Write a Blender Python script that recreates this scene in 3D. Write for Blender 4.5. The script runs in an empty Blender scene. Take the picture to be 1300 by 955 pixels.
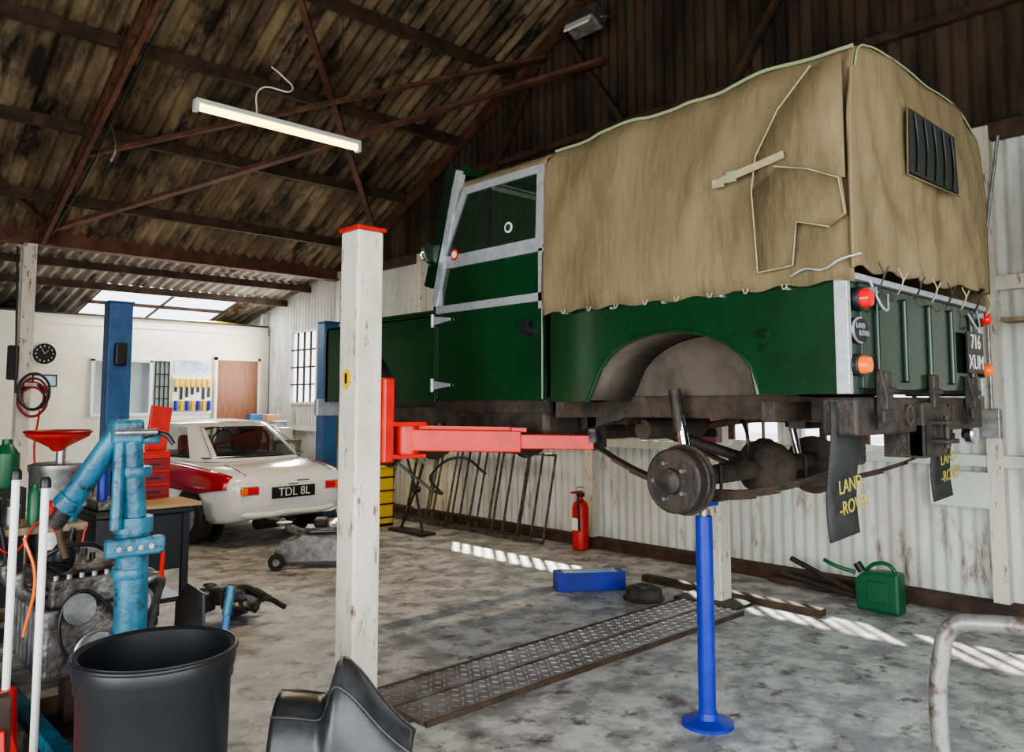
import bpy, math, random
from mathutils import Vector, Matrix, noise
random.seed(3)
sc=bpy.context.scene
COL=sc.collection
CUR=None
XF=Matrix.Identity(4)

# ------------------------------------------------------------ materials
def mat(name,c,rough=.6,metal=0,c2=None,scale=6,lo=.4,hi=.62,bump=0,bscale=40,emit=0,trans=0,alpha=1,coat=0,st=(1,1,1),c3=None,s3=2.0,lo3=.5,hi3=.6,det=8,rvar=0,spec=.5):
    m=bpy.data.materials.new(name); m.use_nodes=True
    nt=m.node_tree; b=nt.nodes['Principled BSDF']; L=nt.links
    def col(v): return (v[0],v[1],v[2],1)
    b.inputs['Base Color'].default_value=col(c)
    b.inputs['Roughness'].default_value=rough
    b.inputs['Metallic'].default_value=metal
    b.inputs['Transmission Weight'].default_value=trans
    b.inputs['Alpha'].default_value=alpha
    b.inputs['Coat Weight'].default_value=coat
    b.inputs['Coat Roughness'].default_value=.08
    b.inputs['Specular IOR Level'].default_value=spec
    if emit:
        b.inputs['Emission Color'].default_value=col(c); b.inputs['Emission Strength'].default_value=emit
    if c2 is not None or bump:
        tc=nt.nodes.new('ShaderNodeTexCoord'); mp=nt.nodes.new('ShaderNodeMapping')
        mp.inputs['Scale'].default_value=st
        L.new(tc.outputs['Object'],mp.inputs['Vector'])
    if c2 is not None:
        n=nt.nodes.new('ShaderNodeTexNoise'); n.inputs['Scale'].default_value=scale; n.inputs['Detail'].default_value=det
        n.inputs['Roughness'].default_value=.65
        L.new(mp.outputs[0],n.inputs['Vector'])
        r=nt.nodes.new('ShaderNodeMapRange'); r.inputs['From Min'].default_value=lo; r.inputs['From Max'].default_value=hi
        L.new(n.outputs['Fac'],r.inputs['Value'])
        mx=nt.nodes.new('ShaderNodeMix'); mx.data_type='RGBA'
        mx.inputs['A'].default_value=col(c); mx.inputs['B'].default_value=col(c2)
        L.new(r.outputs[0],mx.inputs['Factor'])
        out=mx.outputs['Result']
        if c3 is not None:
            n3=nt.nodes.new('ShaderNodeTexNoise'); n3.inputs['Scale'].default_value=s3; n3.inputs['Detail'].default_value=10
            n3.inputs['Roughness'].default_value=.7
            L.new(mp.outputs[0],n3.inputs['Vector'])
            r3=nt.nodes.new('ShaderNodeMapRange'); r3.inputs['From Min'].default_value=lo3; r3.inputs['From Max'].default_value=hi3
            L.new(n3.outputs['Fac'],r3.inputs['Value'])
            m3=nt.nodes.new('ShaderNodeMix'); m3.data_type='RGBA'
            L.new(out,m3.inputs['A']); m3.inputs['B'].default_value=col(c3); L.new(r3.outputs[0],m3.inputs['Factor'])
            out=m3.outputs['Result']
        L.new(out,b.inputs['Base Color'])
        if rvar:
            rr=nt.nodes.new('ShaderNodeMapRange'); rr.inputs['To Min'].default_value=rough; rr.inputs['To Max'].default_value=rough+rvar
            L.new(n.outputs['Fac'],rr.inputs['Value']); L.new(rr.outputs[0],b.inputs['Roughness'])
    if bump:
        n2=nt.nodes.new('ShaderNodeTexNoise'); n2.inputs['Scale'].default_value=bscale; n2.inputs['Detail'].default_value=5
        L.new(mp.outputs[0],n2.inputs['Vector'])
        bp=nt.nodes.new('ShaderNodeBump'); bp.inputs['Strength'].default_value=bump; bp.inputs['Distance'].default_value=.02
        L.new(n2.outputs['Fac'],bp.inputs['Height']); L.new(bp.outputs[0],b.inputs['Normal'])
    return m

M={}
M['floor']=mat('worn_concrete',(.23,.235,.235),.28,c2=(.52,.53,.52),scale=4.2,lo=.42,hi=.58,c3=(.085,.072,.06),s3=6.0,lo3=.53,hi3=.65,bump=.45,bscale=14,rvar=.5,det=14)
M['wallw']=mat('painted_corrugated_iron',(.66,.69,.66),.6,c2=(.42,.40,.33),scale=2.0,lo=.45,hi=.75,c3=(.20,.10,.05),s3=5,lo3=.57,hi3=.70,st=(1,1,.35),bump=.1)
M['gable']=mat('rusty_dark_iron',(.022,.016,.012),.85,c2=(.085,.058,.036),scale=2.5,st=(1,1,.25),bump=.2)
M['roof']=mat('rusty_roof_sheet',(.105,.072,.040),.85,c2=(.33,.25,.15),scale=1.6,lo=.42,hi=.68,c3=(.020,.015,.011),s3=2.2,lo3=.48,hi3=.6,st=(1.6,.45,.45),bump=.25,bscale=20)
M['roof2']=mat('leanto_roof_sheet',(.20,.165,.13),.85,c2=(.33,.29,.24),scale=2.5,st=(1.5,.5,.5),c3=(.07,.05,.04),s3=3)
M['steel_rust']=mat('rusty_steel',(.080,.032,.020),.75,c2=(.16,.07,.038),scale=5,bump=.2)
M['steel_dark']=mat('dark_steel',(.035,.022,.016),.8,c2=(.085,.05,.03),scale=6)
M['cream']=mat('cream_paint',(.86,.84,.72),.6,c2=(.78,.75,.61),scale=1.5)
M['white_post']=mat('chipped_white_paint',(.70,.67,.59),.5,c2=(.52,.48,.38),scale=4,lo=.45,hi=.7,c3=(.17,.075,.035),s3=18,lo3=.57,hi3=.65,bump=.1,st=(1,1,.3))
M['blue_post']=mat('blue_paint',(.03,.12,.32),.45,c2=(.02,.08,.22),scale=5)
M['blue_bright']=mat('bright_blue_paint',(.008,.03,.38),.4,c2=(.008,.02,.25),scale=6)
M['blue_crane']=mat('hammered_blue_paint',(.030,.16,.25),.35,c2=(.02,.10,.16),scale=8,c3=(.02,.02,.02),s3=14,lo3=.56,hi3=.65,bump=.2)
M['green']=mat('gloss_green_paint',(.008,.046,.016),.2,c2=(.006,.032,.011),scale=2,coat=.3)
M['green_dk']=mat('dark_green_paint',(.005,.022,.010),.2,coat=.4)
M['galv']=mat('galvanised_metal',(.50,.53,.55),.42,metal=.45,c2=(.38,.41,.44),scale=22)
M['canvas']=mat('khaki_canvas',(.225,.178,.105),.95,c2=(.160,.125,.070),scale=3,lo=.35,hi=.7,st=(1,1,.3),bump=.4,bscale=30,c3=(.095,.073,.043),s3=2.6,lo3=.52,hi3=.75,spec=.15)
M['canvas_lt']=mat('light_canvas_webbing',(.40,.35,.23),.9,c2=(.30,.26,.16),scale=20)
M['piping']=mat('green_piping',(.25,.30,.17),.8)
M['chassis']=mat('underseal_black',(.022,.020,.019),.55,c2=(.055,.042,.032),scale=10,bump=.3)
M['underrust']=mat('muddy_rusty_underbody',(.085,.060,.042),.8,c2=(.032,.027,.024),scale=9,bump=.4,c3=(.12,.055,.025),s3=11,lo3=.6,hi3=.7)
M['arch']=mat('wheelbox_grey',(.12,.10,.078),.8,c2=(.07,.058,.046),scale=5)
M['black']=mat('black_plastic',(.012,.012,.014),.4)
M['blackm']=mat('black_rubber',(.02,.02,.02),.75,c2=(.035,.035,.035),scale=10)
M['red']=mat('red_paint',(.62,.018,.008),.38,c2=(.48,.013,.007),scale=8)
M['red_dk']=mat('dark_red_paint',(.22,.01,.015),.45)
M['stripe']=mat('crimson_car_paint',(.45,.008,.02),.2,coat=.5)
M['lens_red']=mat('red_lens',(.65,.01,.01),.12,emit=.1)
M['lens_or']=mat('orange_lens',(.9,.16,.015),.12,emit=.1)
M['chrome']=mat('chrome',(.75,.76,.78),.12,metal=1)
M['steel']=mat('bare_steel',(.42,.43,.44),.38,metal=.8,c2=(.25,.24,.23),scale=14)
M['white']=mat('white_car_paint',(.86,.87,.87),.15,coat=.5)
M['whitep']=mat('white_plastic',(.8,.8,.78),.4)
M['yellow']=mat('yellow_plastic',(.80,.50,.01),.4)
M['yellowt']=mat('yellow_lettering',(.40,.34,.07),.7)
M['wood']=mat('brown_wood',(.24,.085,.03),.5,c2=(.17,.055,.02),scale=6,st=(4,4,.5))
M['plank']=mat('weathered_plank',(.32,.24,.15),.8,c2=(.2,.15,.1),scale=6,st=(4,4,.5))
M['glass']=mat('cab_glass',(.02,.05,.03),.03,alpha=.35)
M['glassd']=mat('tinted_glass',(.03,.04,.04),.03,alpha=.5)
M['glassw']=mat('pale_reflection_glass',(.42,.48,.48),.08,metal=.2)  # bright reflection on the office panes put into the pale base colour
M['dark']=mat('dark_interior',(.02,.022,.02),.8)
M['plate']=mat('number_plate_black',(.012,.012,.012),.3)
M['tubelamp']=mat('fluorescent_tube',(1.0,.70,.18),.5,emit=6)
M['checker']=mat('checker_plate',(.26,.25,.25),.4,metal=.5,c2=(.13,.10,.085),scale=5)
M['greenp']=mat('green_plastic',(.008,.10,.04),.38)
M['engine']=mat('oily_alloy',(.20,.19,.18),.4,metal=.6,c2=(.05,.042,.038),scale=12,bump=.3)
M['blackg']=mat('gloss_black_sheet',(.015,.016,.018),.3,c2=(.05,.05,.053),scale=5)
M['poster']=mat('poster_print',(.25,.45,.65),.5,c2=(.75,.78,.8),scale=5)
M['card']=mat('cardboard',(.38,.24,.12),.8)
M['seat']=mat('red_seat',(.35,.02,.02),.6)
M['wpipe']=mat('worn_galvanised_pipe',(.27,.27,.26),.45,metal=.5,c2=(.13,.095,.07),scale=18,lo=.5,hi=.62)

# ------------------------------------------------------------ builders
def group(name,loc=(0,0,0)):
    global CUR
    e=bpy.data.objects.new(name,None); e.location=loc; e.empty_display_size=.1
    COL.objects.link(e); CUR=e; return e
def nogroup():
    global CUR; CUR=None
def fin(o):
    COL.objects.link(o)
    if CUR is not None:
        o.parent=CUR; o.matrix_parent_inverse=Matrix.Translation(CUR.location).inverted()
    return o
def mk(name,V,F,m,smooth=False,bevel=0,solid=0,seg=2,ang=35,recalc=True):
    me=bpy.data.meshes.new(name)
    me.from_pydata([XF@Vector(v) for v in V],[],F)
    me.materials.append(M[m] if isinstance(m,str) else m)
    if recalc:
        import bmesh
        bm=bmesh.new(); bm.from_mesh(me); bmesh.ops.recalc_face_normals(bm,faces=bm.faces); bm.to_mesh(me); bm.free()
    if smooth:
        me.shade_smooth(); me.set_sharp_from_angle(angle=math.radians(ang))
    o=bpy.data.objects.new(name,me)
    fin(o)
    if solid:
        s=o.modifiers.new('s','SOLIDIFY'); s.thickness=solid; s.offset=0
    if bevel:
        b=o.modifiers.new('b','BEVEL'); b.width=bevel; b.segments=seg; b.limit_method='ANGLE'; b.angle_limit=math.radians(40)
    return o
BF=[(0,1,2,3),(7,6,5,4),(0,4,5,1),(1,5,6,2),(2,6,7,3),(3,7,4,0)]
def bx(name,x0,x1,y0,y1,z0,z1,m,bevel=0,rot=None):
    V=[Vector(v) for v in [(x0,y0,z0),(x1,y0,z0),(x1,y1,z0),(x0,y1,z0),(x0,y0,z1),(x1,y0,z1),(x1,y1,z1),(x0,y1,z1)]]
    if rot:
        c=sum(V,Vector())/8; R=Matrix.Rotation(rot[2],3,'Z')@Matrix.Rotation(rot[1],3,'Y')@Matrix.Rotation(rot[0],3,'X')
        V=[c+R@(v-c) for v in V]
    return mk(name,V,BF,m,bevel=bevel)
def frame(d):
    d=d.normalized(); a=Vector((0,0,1)) if abs(d.z)<.95 else Vector((0,1,0))
    u=d.cross(a).normalized(); v=u.cross(d).normalized(); return u,v
def beamgeo(p,q,w,h):
    p=Vector(p);q=Vector(q);u,v=frame(q-p)
    V=[]
    for c in (p,q):
        for a,b in((-1,-1),(1,-1),(1,1),(-1,1)): V.append(c+u*a*w/2+v*b*h/2)
    return V
def beam(name,p,q,w,h,m,bevel=0):
    return mk(name,beamgeo(p,q,w,h),BF,m,bevel=bevel)
def beams(name,lst,m):
    V=[];F=[]
    for (p,q,w,h) in lst:
        s=len(V); V+=beamgeo(p,q,w,h); F+=[tuple(s+i for i in f) for f in BF]
    return mk(name,V,F,m)
def lathe(name,prof,base,axis,m,n=28,closed=False):
    base=Vector(base); axis=Vector(axis).normalized(); u,v=frame(axis)
    V=[];F=[]
    for (r,h) in prof:
        for i in range(n):
            a=2*math.pi*i/n; V.append(base+axis*h+(u*math.cos(a)+v*math.sin(a))*max(r,.0001))
    k=len(prof)
    for j in range(k-1):
        for i in range(n):
            F.append((j*n+i,j*n+(i+1)%n,(j+1)*n+(i+1)%n,(j+1)*n+i))
    if closed:
        for i in range(n): F.append(((k-1)*n+i,(k-1)*n+(i+1)%n,(i+1)%n,i))
    else:
        F.append(tuple(range(n))); F.append(tuple((k-1)*n+i for i in range(n)))
    return mk(name,V,F,m,smooth=True)
def cyl(name,p,q,r,m,r2=None,n=20):
    p=Vector(p);q=Vector(q)
    return lathe(name,[(r,0),(r if r2 is None else r2,(q-p).length)],p,q-p,m,n)
def prism(name,pts,plane,a0,a1,m,bevel=0,smooth=False):
    V=[]
    for a in(a0,a1):
        for (p,q) in pts:
            V.append({'YZ':(a,p,q),'XZ':(p,a,q),'XY':(p,q,a)}[plane])
    n=len(pts)
    F=[tuple(range(n)),tuple(range(2*n-1,n-1,-1))]+[(i,(i+1)%n,n+(i+1)%n,n+i) for i in range(n)]
    return mk(name,V,F,m,bevel=bevel,smooth=smooth)
def tube(name,pts,r,m,curved=True,cyclic=False):
    cu=bpy.data.curves.new(name,'CURVE'); cu.dimensions='3D'; cu.bevel_depth=r; cu.bevel_resolution=4; cu.use_fill_caps=True
    if curved:
        s=cu.splines.new('BEZIER'); s.bezier_points.add(len(pts)-1)
        for b,p in zip(s.bezier_points,pts):
            b.co=XF@Vector(p); b.handle_left_type=b.handle_right_type='AUTO'
    else:
        s=cu.splines.new('POLY'); s.points.add(len(pts)-1)
        for b,p in zip(s.points,pts): b.co=tuple(XF@Vector(p))+(1,)
    s.use_cyclic_u=cyclic
    cu.materials.append(M[m]); o=bpy.data.objects.new(name,cu); return fin(o)
def text(name,s,loc,xd,yd,size,m,ext=.001,align='CENTER'):
    cu=bpy.data.curves.new(name,'FONT'); cu.body=s; cu.size=size; cu.extrude=ext; cu.align_x=align; cu.align_y='CENTER'
    cu.materials.append(M[m]); o=bpy.data.objects.new(name,cu)
    R3=XF.to_3x3(); x=(R3@Vector(xd)).normalized(); y=(R3@Vector(yd)).normalized(); z=x.cross(y).normalized(); y=z.cross(x)
    mt=Matrix((x,y,z)).transposed().to_4x4(); mt.translation=XF@Vector(loc)
    fin(o)
    o.matrix_basis=mt
    return o
def grid(name,rows,m,solid=0,smooth=True,ang=60):
    n=len(rows[0]);V=[p for r in rows for p in r];F=[]
    for j in range(len(rows)-1):
        for i in range(n-1): F.append((j*n+i,j*n+i+1,(j+1)*n+i+1,(j+1)*n+i))
    return mk(name,V,F,m,smooth=smooth,solid=solid,ang=ang)
def framed(name,q,ins,mf,mg,th=.02):
    q=[Vector(p) for p in q]
    def bl(u,v): return (q[0]*(1-u)+q[1]*u)*(1-v)+(q[3]*(1-u)+q[2]*u)*v
    a,b=ins
    inn=[bl(a,b),bl(1-a,b),bl(1-a,1-b),bl(a,1-b)]
    V=q+inn
    mk(name+'_frame',V,[(0,1,5,4),(1,2,6,5),(2,3,7,6),(3,0,4,7)],mf,solid=th)
    mk(name+'_glass',inn,[(0,1,2,3)],mg,solid=.004)
def corr(name,o,u,v,nrm,rects,pitch,amp,m):
    o=Vector(o);u=Vector(u);v=Vector(v);nrm=Vector(nrm);V=[];F=[]
    for(u0,u1,f0,f1) in rects:
        k=max(2,int((u1-u0)/pitch*8)); s=len(V)
        for i in range(k+1):
            t=u0+(u1-u0)*i/k; d=nrm*(amp*math.sin(2*math.pi*t/pitch))
            a=f0(t) if callable(f0) else f0; b=f1(t) if callable(f1) else f1
            V+= [o+u*t+v*a+d,o+u*t+v*b+d]
        for i in range(k): F.append((s+2*i,s+2*i+2,s+2*i+3,s+2*i+1))
    return mk(name,V,F,m,smooth=True,ang=80)

# ------------------------------------------------------------ room
WX=6.45; LX=-3.6; Y0=-1.4; RY=4.6; VY=10.6; YB=16.0; OY=13.0
EZ=3.55; RZ=6.55
def roofz(y):
    if y<RY: return EZ+(y-Y0)*(RZ-EZ)/(RY-Y0)
    if y<VY: return RZ-(y-RY)*(RZ-EZ)/(VY-RY)
    return 3.62-.2*(y-VY)
nogroup()
bx('floor',LX-.3,WX+.3,Y0-.3,YB+.3,-.2,0,'floor')
bx('exterior_ground',-30,40,-30,45,-.35,-.21,mat('outside_tarmac',(.2,.2,.19),.9))
wins=[(2.1,3.2,1.16,1.80),(3.4,5.0,1.16,1.70),(6.0,7.9,1.16,1.75),(9.0,10.3,1.2,1.9),(11.35,12.2,1.5,2.65)]
rects=[];y=Y0
for(a,b,c,d) in wins:
    rects.append((y,a,0,3.5)); rects.append((a,b,0,c)); rects.append((a,b,d,3.5)); y=b
rects.append((y,YB,0,3.5))
rr=[]
for(a,b,c,d) in rects:
    if b>VY: rr.append((a,b,c,(lambda t,d=d:min(d,roofz(t)))))
    else: rr.append((a,b,c,d))
corr('wall_right',(WX,0,0),(0,1,0),(0,0,1),(1,0,0),rr,.1,.012,'wallw')
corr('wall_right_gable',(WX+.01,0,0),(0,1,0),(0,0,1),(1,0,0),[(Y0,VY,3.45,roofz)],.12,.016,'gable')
for i,(a,b,c,d) in enumerate(wins):
    group('window_%d'%(i+1),(WX,a,c))
    for nm,pp in(('sill',(WX-.05,WX+.04,a-.03,b+.03,c-.04,c)),('head',(WX-.03,WX+.04,a-.03,b+.03,d,d+.04)),('jamb_1',(WX-.03,WX+.04,a-.03,a+.01,c,d)),('jamb_2',(WX-.03,WX+.04,b-.01,b+.03,c,d))):
        bx(nm,*pp,'wallw')
    big=d-c>.9
    k=int((b-a)/(.2 if big else .16))
    for j in range(1,k):
        yy=a+(b-a)*j/k; w=.012 if big else random.uniform(.006,.04); bx('muntin_%d'%j,WX-.015,WX+.015,yy-w,yy+w,c,d,'steel_dark')
    if big:
        for j in range(1,4): zz=c+(d-c)*j/4; bx('bar_%d'%j,WX-.015,WX+.015,a,b,zz-.012,zz+.012,'steel_dark')
nogroup()
group('wall_framing',(WX-.1,Y0,0))
for j,yy in enumerate([-1,.55,1.72,5.5,8.5,10.55,13.1]):
    bx('stud_%d'%j,WX-.12,WX-.02,yy-.05,yy+.05,0,3.5 if yy<11 else 3.05,'white_post')
bx('rail_top',WX-.1,WX-.02,Y0,VY,3.4,3.52,'steel_dark')
bx('rail_low',WX-.1,WX-.02,Y0,OY,1.04,1.12,'wallw')
bx('rail_mid',WX-.08,WX-.02,Y0,2.0,2.3,2.4,'white_post')
bx('kerb',WX-.16,WX-.02,Y0,OY,0,.1,'steel_dark')
bx('board_1',WX-.14,WX-.12,1.75,2.15,.75,1.0,'wallw')
bx('board_2',WX-.14,WX-.12,1.2,1.5,.85,1.2,'wallw')
bx('switch_box',WX-.2,WX-.12,1.66,1.78,1.25,1.45,'steel',bevel=.005)
tube('conduit',[(WX-.14,1.72,1.45),(WX-.14,1.72,2.6),(WX-.14,1.6,3.4)],.012,'steel',False)
tube('cable',[(WX-.14,1.4,3.3),(WX-.14,1.45,2.6),(WX-.14,1.38,2.0),(WX-.14,1.42,1.2)],.014,'blackm')
bx('bracket_shelf',WX-.3,WX-.12,1.1,1.6,2.05,2.08,'plank')
nogroup()
corr('wall_left',(LX,0,0),(0,1,0),(0,0,1),(1,0,0),[(Y0,-1.0,0,roofz),(-1.0,3.3,3.0,roofz),(3.3,YB,0,roofz)],.1,.012,'gable')  # out of view; the opening is added to let sky light in
corr('wall_front',(0,Y0,0),(1,0,0),(0,0,1),(0,1,0),[(LX,-2.6,0,EZ),(-2.6,3.6,3.2,EZ),(3.6,WX,0,EZ)],.1,.012,'wallw')  # behind the camera, with a wide gap added for sky light
corr('wall_back',(0,YB,0),(1,0,0),(0,0,1),(0,1,0),[(LX,WX,0,2.6)],.1,.012,'wallw')
sl=math.hypot(RY-Y0,RZ-EZ); vd=Vector((0,RY-Y0,RZ-EZ))/sl
corr('ceiling_near',(0,Y0,EZ),(1,0,0),tuple(vd),(0,-.447,.894),[(LX,WX+.1,0,sl)],.15,.022,'roof')
vd2=Vector((0,VY-RY,EZ-RZ))/sl
corr('ceiling_far',(0,RY,RZ),(1,0,0),tuple(vd2),(0,.447,.894),[(LX,WX+.1,0,sl)],.15,.026,'roof')
vd3=Vector((0,1,-.2)).normalized(); k3=math.hypot(1,.2); l3=(YB-VY)*k3
s0,s1=(12.5-VY)*k3,(14.4-VY)*k3
corr('ceiling_leanto',(0,VY,3.62),(1,0,0),tuple(vd3),(0,.2,.98),[(LX,3.6,0,l3),(3.6,5.75,0,s0),(3.6,5.75,s1,l3),(5.75,WX+.1,0,l3)],.15,.02,'roof2')
group('window_skylight',(4.6,13.3,3.1))
beam('bar_cross',(3.6,13.35,roofz(13.35)-.01),(5.75,13.35,roofz(13.35)-.01),.08,.05,'steel_dark')
for j,xx in enumerate((3.6,4.68,5.75)): beam('bar_%d'%j,(xx,12.5,roofz(12.5)),(xx,14.4,roofz(14.4)),.03,.03,'steel_dark')
nogroup()
group('roof_purlins',(0,RY,RZ))
for j,yy in enumerate([-.6,.7,2,3.3,4.5,5.55,6.65,7.75,8.85,9.9]):
    z=roofz(yy)-.09; bx('purlin_%d'%j,LX,WX,yy-.035,yy+.035,z-.07,z+.05,'steel_dark')
for j,yy in enumerate([11.6,12.4,14.5]):
    z=roofz(yy)-.07; bx('purlin_b%d'%j,LX,WX,yy-.03,yy+.03,z-.06,z+.04,'steel_dark')
bx('ridge',LX,WX,RY-.06,RY+.06,RZ-.2,RZ-.05,'steel_dark')
nogroup()
group('valley_beam',(0,VY,EZ))
bx('web',LX,WX,VY-.015,VY+.015,3.38,3.66,'steel_rust')
bx('flange_low',LX,WX,VY-.08,VY+.08,3.36,3.385,'steel_rust')
bx('flange_top',LX,WX,VY-.08,VY+.08,3.62,3.645,'steel_rust')
for ti,xx in enumerate([2.3,-1.7]):
    group('roof_truss',(xx,RY,RZ))
    for side,(ya,yb) in enumerate(((VY-.1,RY),(Y0,RY))):
        za=roofz(ya)-.17; zb=RZ-.22
        A=Vector((xx,ya,za)); B=Vector((xx,yb,zb)); off=Vector((0,0,-.40))
        beam('rafter_%d'%side,A,B,.06,.07,'steel_rust')
        beam('chord_%d'%side,A+(B-A)*.01+off*.2,B+off,.05,.05,'steel_rust')
        n=20; lst=[]
        for k in range(n):
            t0=k/n;t1=(k+1)/n
            p=A+(B-A)*t0; q=A+(B-A)*t1
            if k%2: p=p+off*min(1,.2+t0*.8)
            else: q=q+off*min(1,.2+t1*.8)
            lst.append((p,q,.028,.028))
        beams('lacing_%d'%side,lst,'steel_rust')
    if ti==0:  # wind bracing between valley and gable wall, parented into this truss group
        beam('wind_brace_main',(2.35,VY-.15,3.52),(6.3,5.24,5.13),.1,.045,'steel_rust')
        beam('wind_brace_second',(2.35,9.0,4.1),(6.3,6.1,5.45),.07,.04,'steel_rust')
        beam('cross',(3.2,6.3,5.45),(6.3,9.5,3.9),.07,.045,'steel_rust')
        beam('cross_b',(-1.7,6.3,5.4),(2.3,VY-.2,3.6),.07,.045,'steel_rust')
        tube('cable_run',[(2.35,10.3,3.45),(2.4,9,4.0),(2.4,8,4.5),(2.42,6.6,5.1)],.012,'blackm')
        tube('cable_drop',[(2.4,8.4,4.3),(2.42,8.3,4.0),(2.4,8.35,3.9)],.01,'steel')
group('gable_rafter',(6.35,RY,RZ))
beam('rafter_a',(6.38,VY-.1,EZ-.1),(6.38,RY,RZ-.15),.08,.12,'steel_rust')
beam('rafter_b',(6.38,Y0,EZ-.1),(6.38,RY,RZ-.15),.08,.12,'steel_rust')
beam('strut_1',(6.38,7.6,3.5),(6.38,6.2,5.6),.06,.06,'steel_dark')
beam('strut_2',(6.38,4.4,3.5),(6.38,3.0,5.5),.06,.06,'steel_dark')
beam('strut_3',(6.38,4.4,3.5),(6.38,5.9,5.7),.06,.06,'steel_dark')
bx('gable_rail',6.36,6.42,Y0+1,8,4.38,4.45,'steel_dark')
group('steel_column',(2.17,VY,0)); xx=2.19
bx('web',xx-.012,xx+.012,VY-.07,VY+.07,0,3.36,'white_post')
bx('flange_1',xx-.07,xx+.07,VY-.085,VY-.065,0,3.36,'white_post')
bx('flange_2',xx-.07,xx+.07,VY+.065,VY+.085,0,3.36,'white_post')
bx('foot',xx-.14,xx+.14,VY-.14,VY+.14,0,.02,'steel_dark')
group('hose_coil',(2.27,VY-.12,1.5))
for k,(m_,r) in enumerate((('red',.13),('red_dk',.15),('black',.11),('red_dk',.14),('black',.16))):
    tube('loop_%d'%k,[(2.27+r*math.cos(a),VY-.13-.015*k,1.5+.03*k+r*1.3*math.sin(a)) for a in [i*math.pi/4 for i in range(8)]],.014,m_,cyclic=True)
tube('tail',[(2.35,VY-.13,1.4),(2.3,VY-.2,.9),(2.4,VY-.2,.4),(2.6,VY-.3,.02)],.012,'red')
tube('cable',[(2.1,VY-.12,1.6),(2.08,VY-.13,2.2),(2.05,VY-.12,3.3)],.012,'black')
bx('hook',2.17,2.3,VY-.2,VY-.08,1.68,1.72,'steel'); bx('hung_tool',2.0,2.12,VY-.13,VY-.09,1.75,2.15,'blackm',bevel=.02)

group('fluorescent_batten_light',(3.3,6.3,3.9))
bx('body',2.42,3.98,6.26,6.34,3.925,3.965,'whitep',bevel=.005)
cyl('tube',(2.45,6.3,3.895),(3.95,6.3,3.895),.026,'tubelamp')
bx('end_1',2.415,2.45,6.27,6.33,3.86,3.93,'whitep'); bx('end_2',3.95,3.985,6.27,6.33,3.86,3.93,'whitep')
tube('hanger_1',[(2.7,6.3,3.96),(2.7,6.35,5.4)],.004,'steel_dark',False); tube('hanger_2',[(3.8,6.3,3.96),(3.8,6.35,5.4)],.004,'steel_dark',False)
tube('flex',[(2.95,6.3,3.96),(2.98,6.3,4.2),(3.25,6.25,4.25),(3.2,6.35,4.4),(3.1,6.35,4.45)],.007,'whitep')
group('floodlight',(6.25,5.3,5.5))
bx('body',6.0,6.22,5.1,5.5,5.42,5.62,'steel',bevel=.02,rot=(0,.5,0))
bx('glass',5.975,6.0,5.13,5.47,5.40,5.57,'whitep',rot=(0,.5,0))
tube('bracket',[(6.36,5.15,5.6),(6.12,5.08,5.5),(6.12,5.52,5.5),(6.36,5.45,5.6)],.01,'steel',False)

# office
group('wall_office',(0,OY,0))
bx('lower',LX,3.59,OY,OY+.12,0,2.66,'cream')
bx('under_window',3.59,4.45,OY,OY+.12,0,1.3,'cream'); bx('over_window',3.59,4.45,OY,OY+.12,2.15,2.66,'cream')
bx('right',4.45,WX-.02,OY,OY+.12,0,2.66,'cream')
bx('fascia',LX,WX-.05,OY-.01,OY+.12,2.66,2.80,'cream')
bx('coping',LX,WX-.05,OY-.04,OY+.16,2.80,2.83,'steel_dark')
bx('inner_back',3.2,4.9,OY+1.6,OY+1.65,0,2.6,'cream')
nogroup()
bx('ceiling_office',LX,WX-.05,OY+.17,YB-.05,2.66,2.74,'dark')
group('window_6',(4.0,OY,1.3))
bx('glass',3.62,4.43,OY+.04,OY+.05,1.32,2.13,'glassw')
for nm,p in (('t',(3.57,4.47,OY-.03,OY+.02,2.12,2.17)),('b',(3.57,4.47,OY-.05,OY+.02,1.28,1.33)),('l',(3.57,3.62,OY-.03,OY+.02,1.3,2.15)),('r',(4.42,4.47,OY-.03,OY+.02,1.3,2.15)),('m',(3.98,4.02,OY-.03,OY+.02,1.3,2.15))):
    bx('frame_'+nm,*p,'whitep')
group('window_7',(4.6,OY,1.35))
bx('pane',4.5,4.73,OY-.02,OY-.005,1.35,2.15,'glassw')
for j in range(4): bx('bar_%d'%j,4.5+.07*j,4.515+.07*j,OY-.04,OY-.02,1.35,2.15,'dark')
for j in range(5): bx('hbar_%d'%j,4.5,4.73,OY-.04,OY-.02,1.35+.195*j,1.365+.195*j,'dark')
group('door_1',(5.85,OY,0))
bx('leaf',5.50,6.21,OY-.05,OY-.005,.02,2.2,'wood',bevel=.004)
bx('frame_l',5.46,5.50,OY-.06,OY-.002,0,2.25,'cream');bx('frame_t',5.46,6.25,OY-.06,OY-.002,2.2,2.25,'cream');bx('frame_r',6.21,6.25,OY-.06,OY-.002,0,2.25,'cream')
cyl('handle',(5.55,OY-.1,1.05),(5.66,OY-.1,1.05),.012,'chrome')
group('wall_clock',(2.94,OY,2.2))
lathe('rim',[(.15,0),(.15,.04),(.13,.04),(.13,.02)],(2.94,OY-.002,2.2),(0,-1,0),'black')
for k in range(12):
    a=k*math.pi/6; bx('tick_%d'%k,2.94+.11*math.sin(a)-.006,2.94+.11*math.sin(a)+.006,OY-.03,OY-.021,2.2+.11*math.cos(a)-.012,2.2+.11*math.cos(a)+.012,'whitep')
beam('hand_h',(2.94,OY-.03,2.2),(2.99,OY-.03,2.25),.008,.004,'whitep');beam('hand_m',(2.94,OY-.03,2.2),(2.9,OY-.03,2.28),.006,.004,'whitep')
group('framed_picture',(2.95,OY,1.8))
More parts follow.
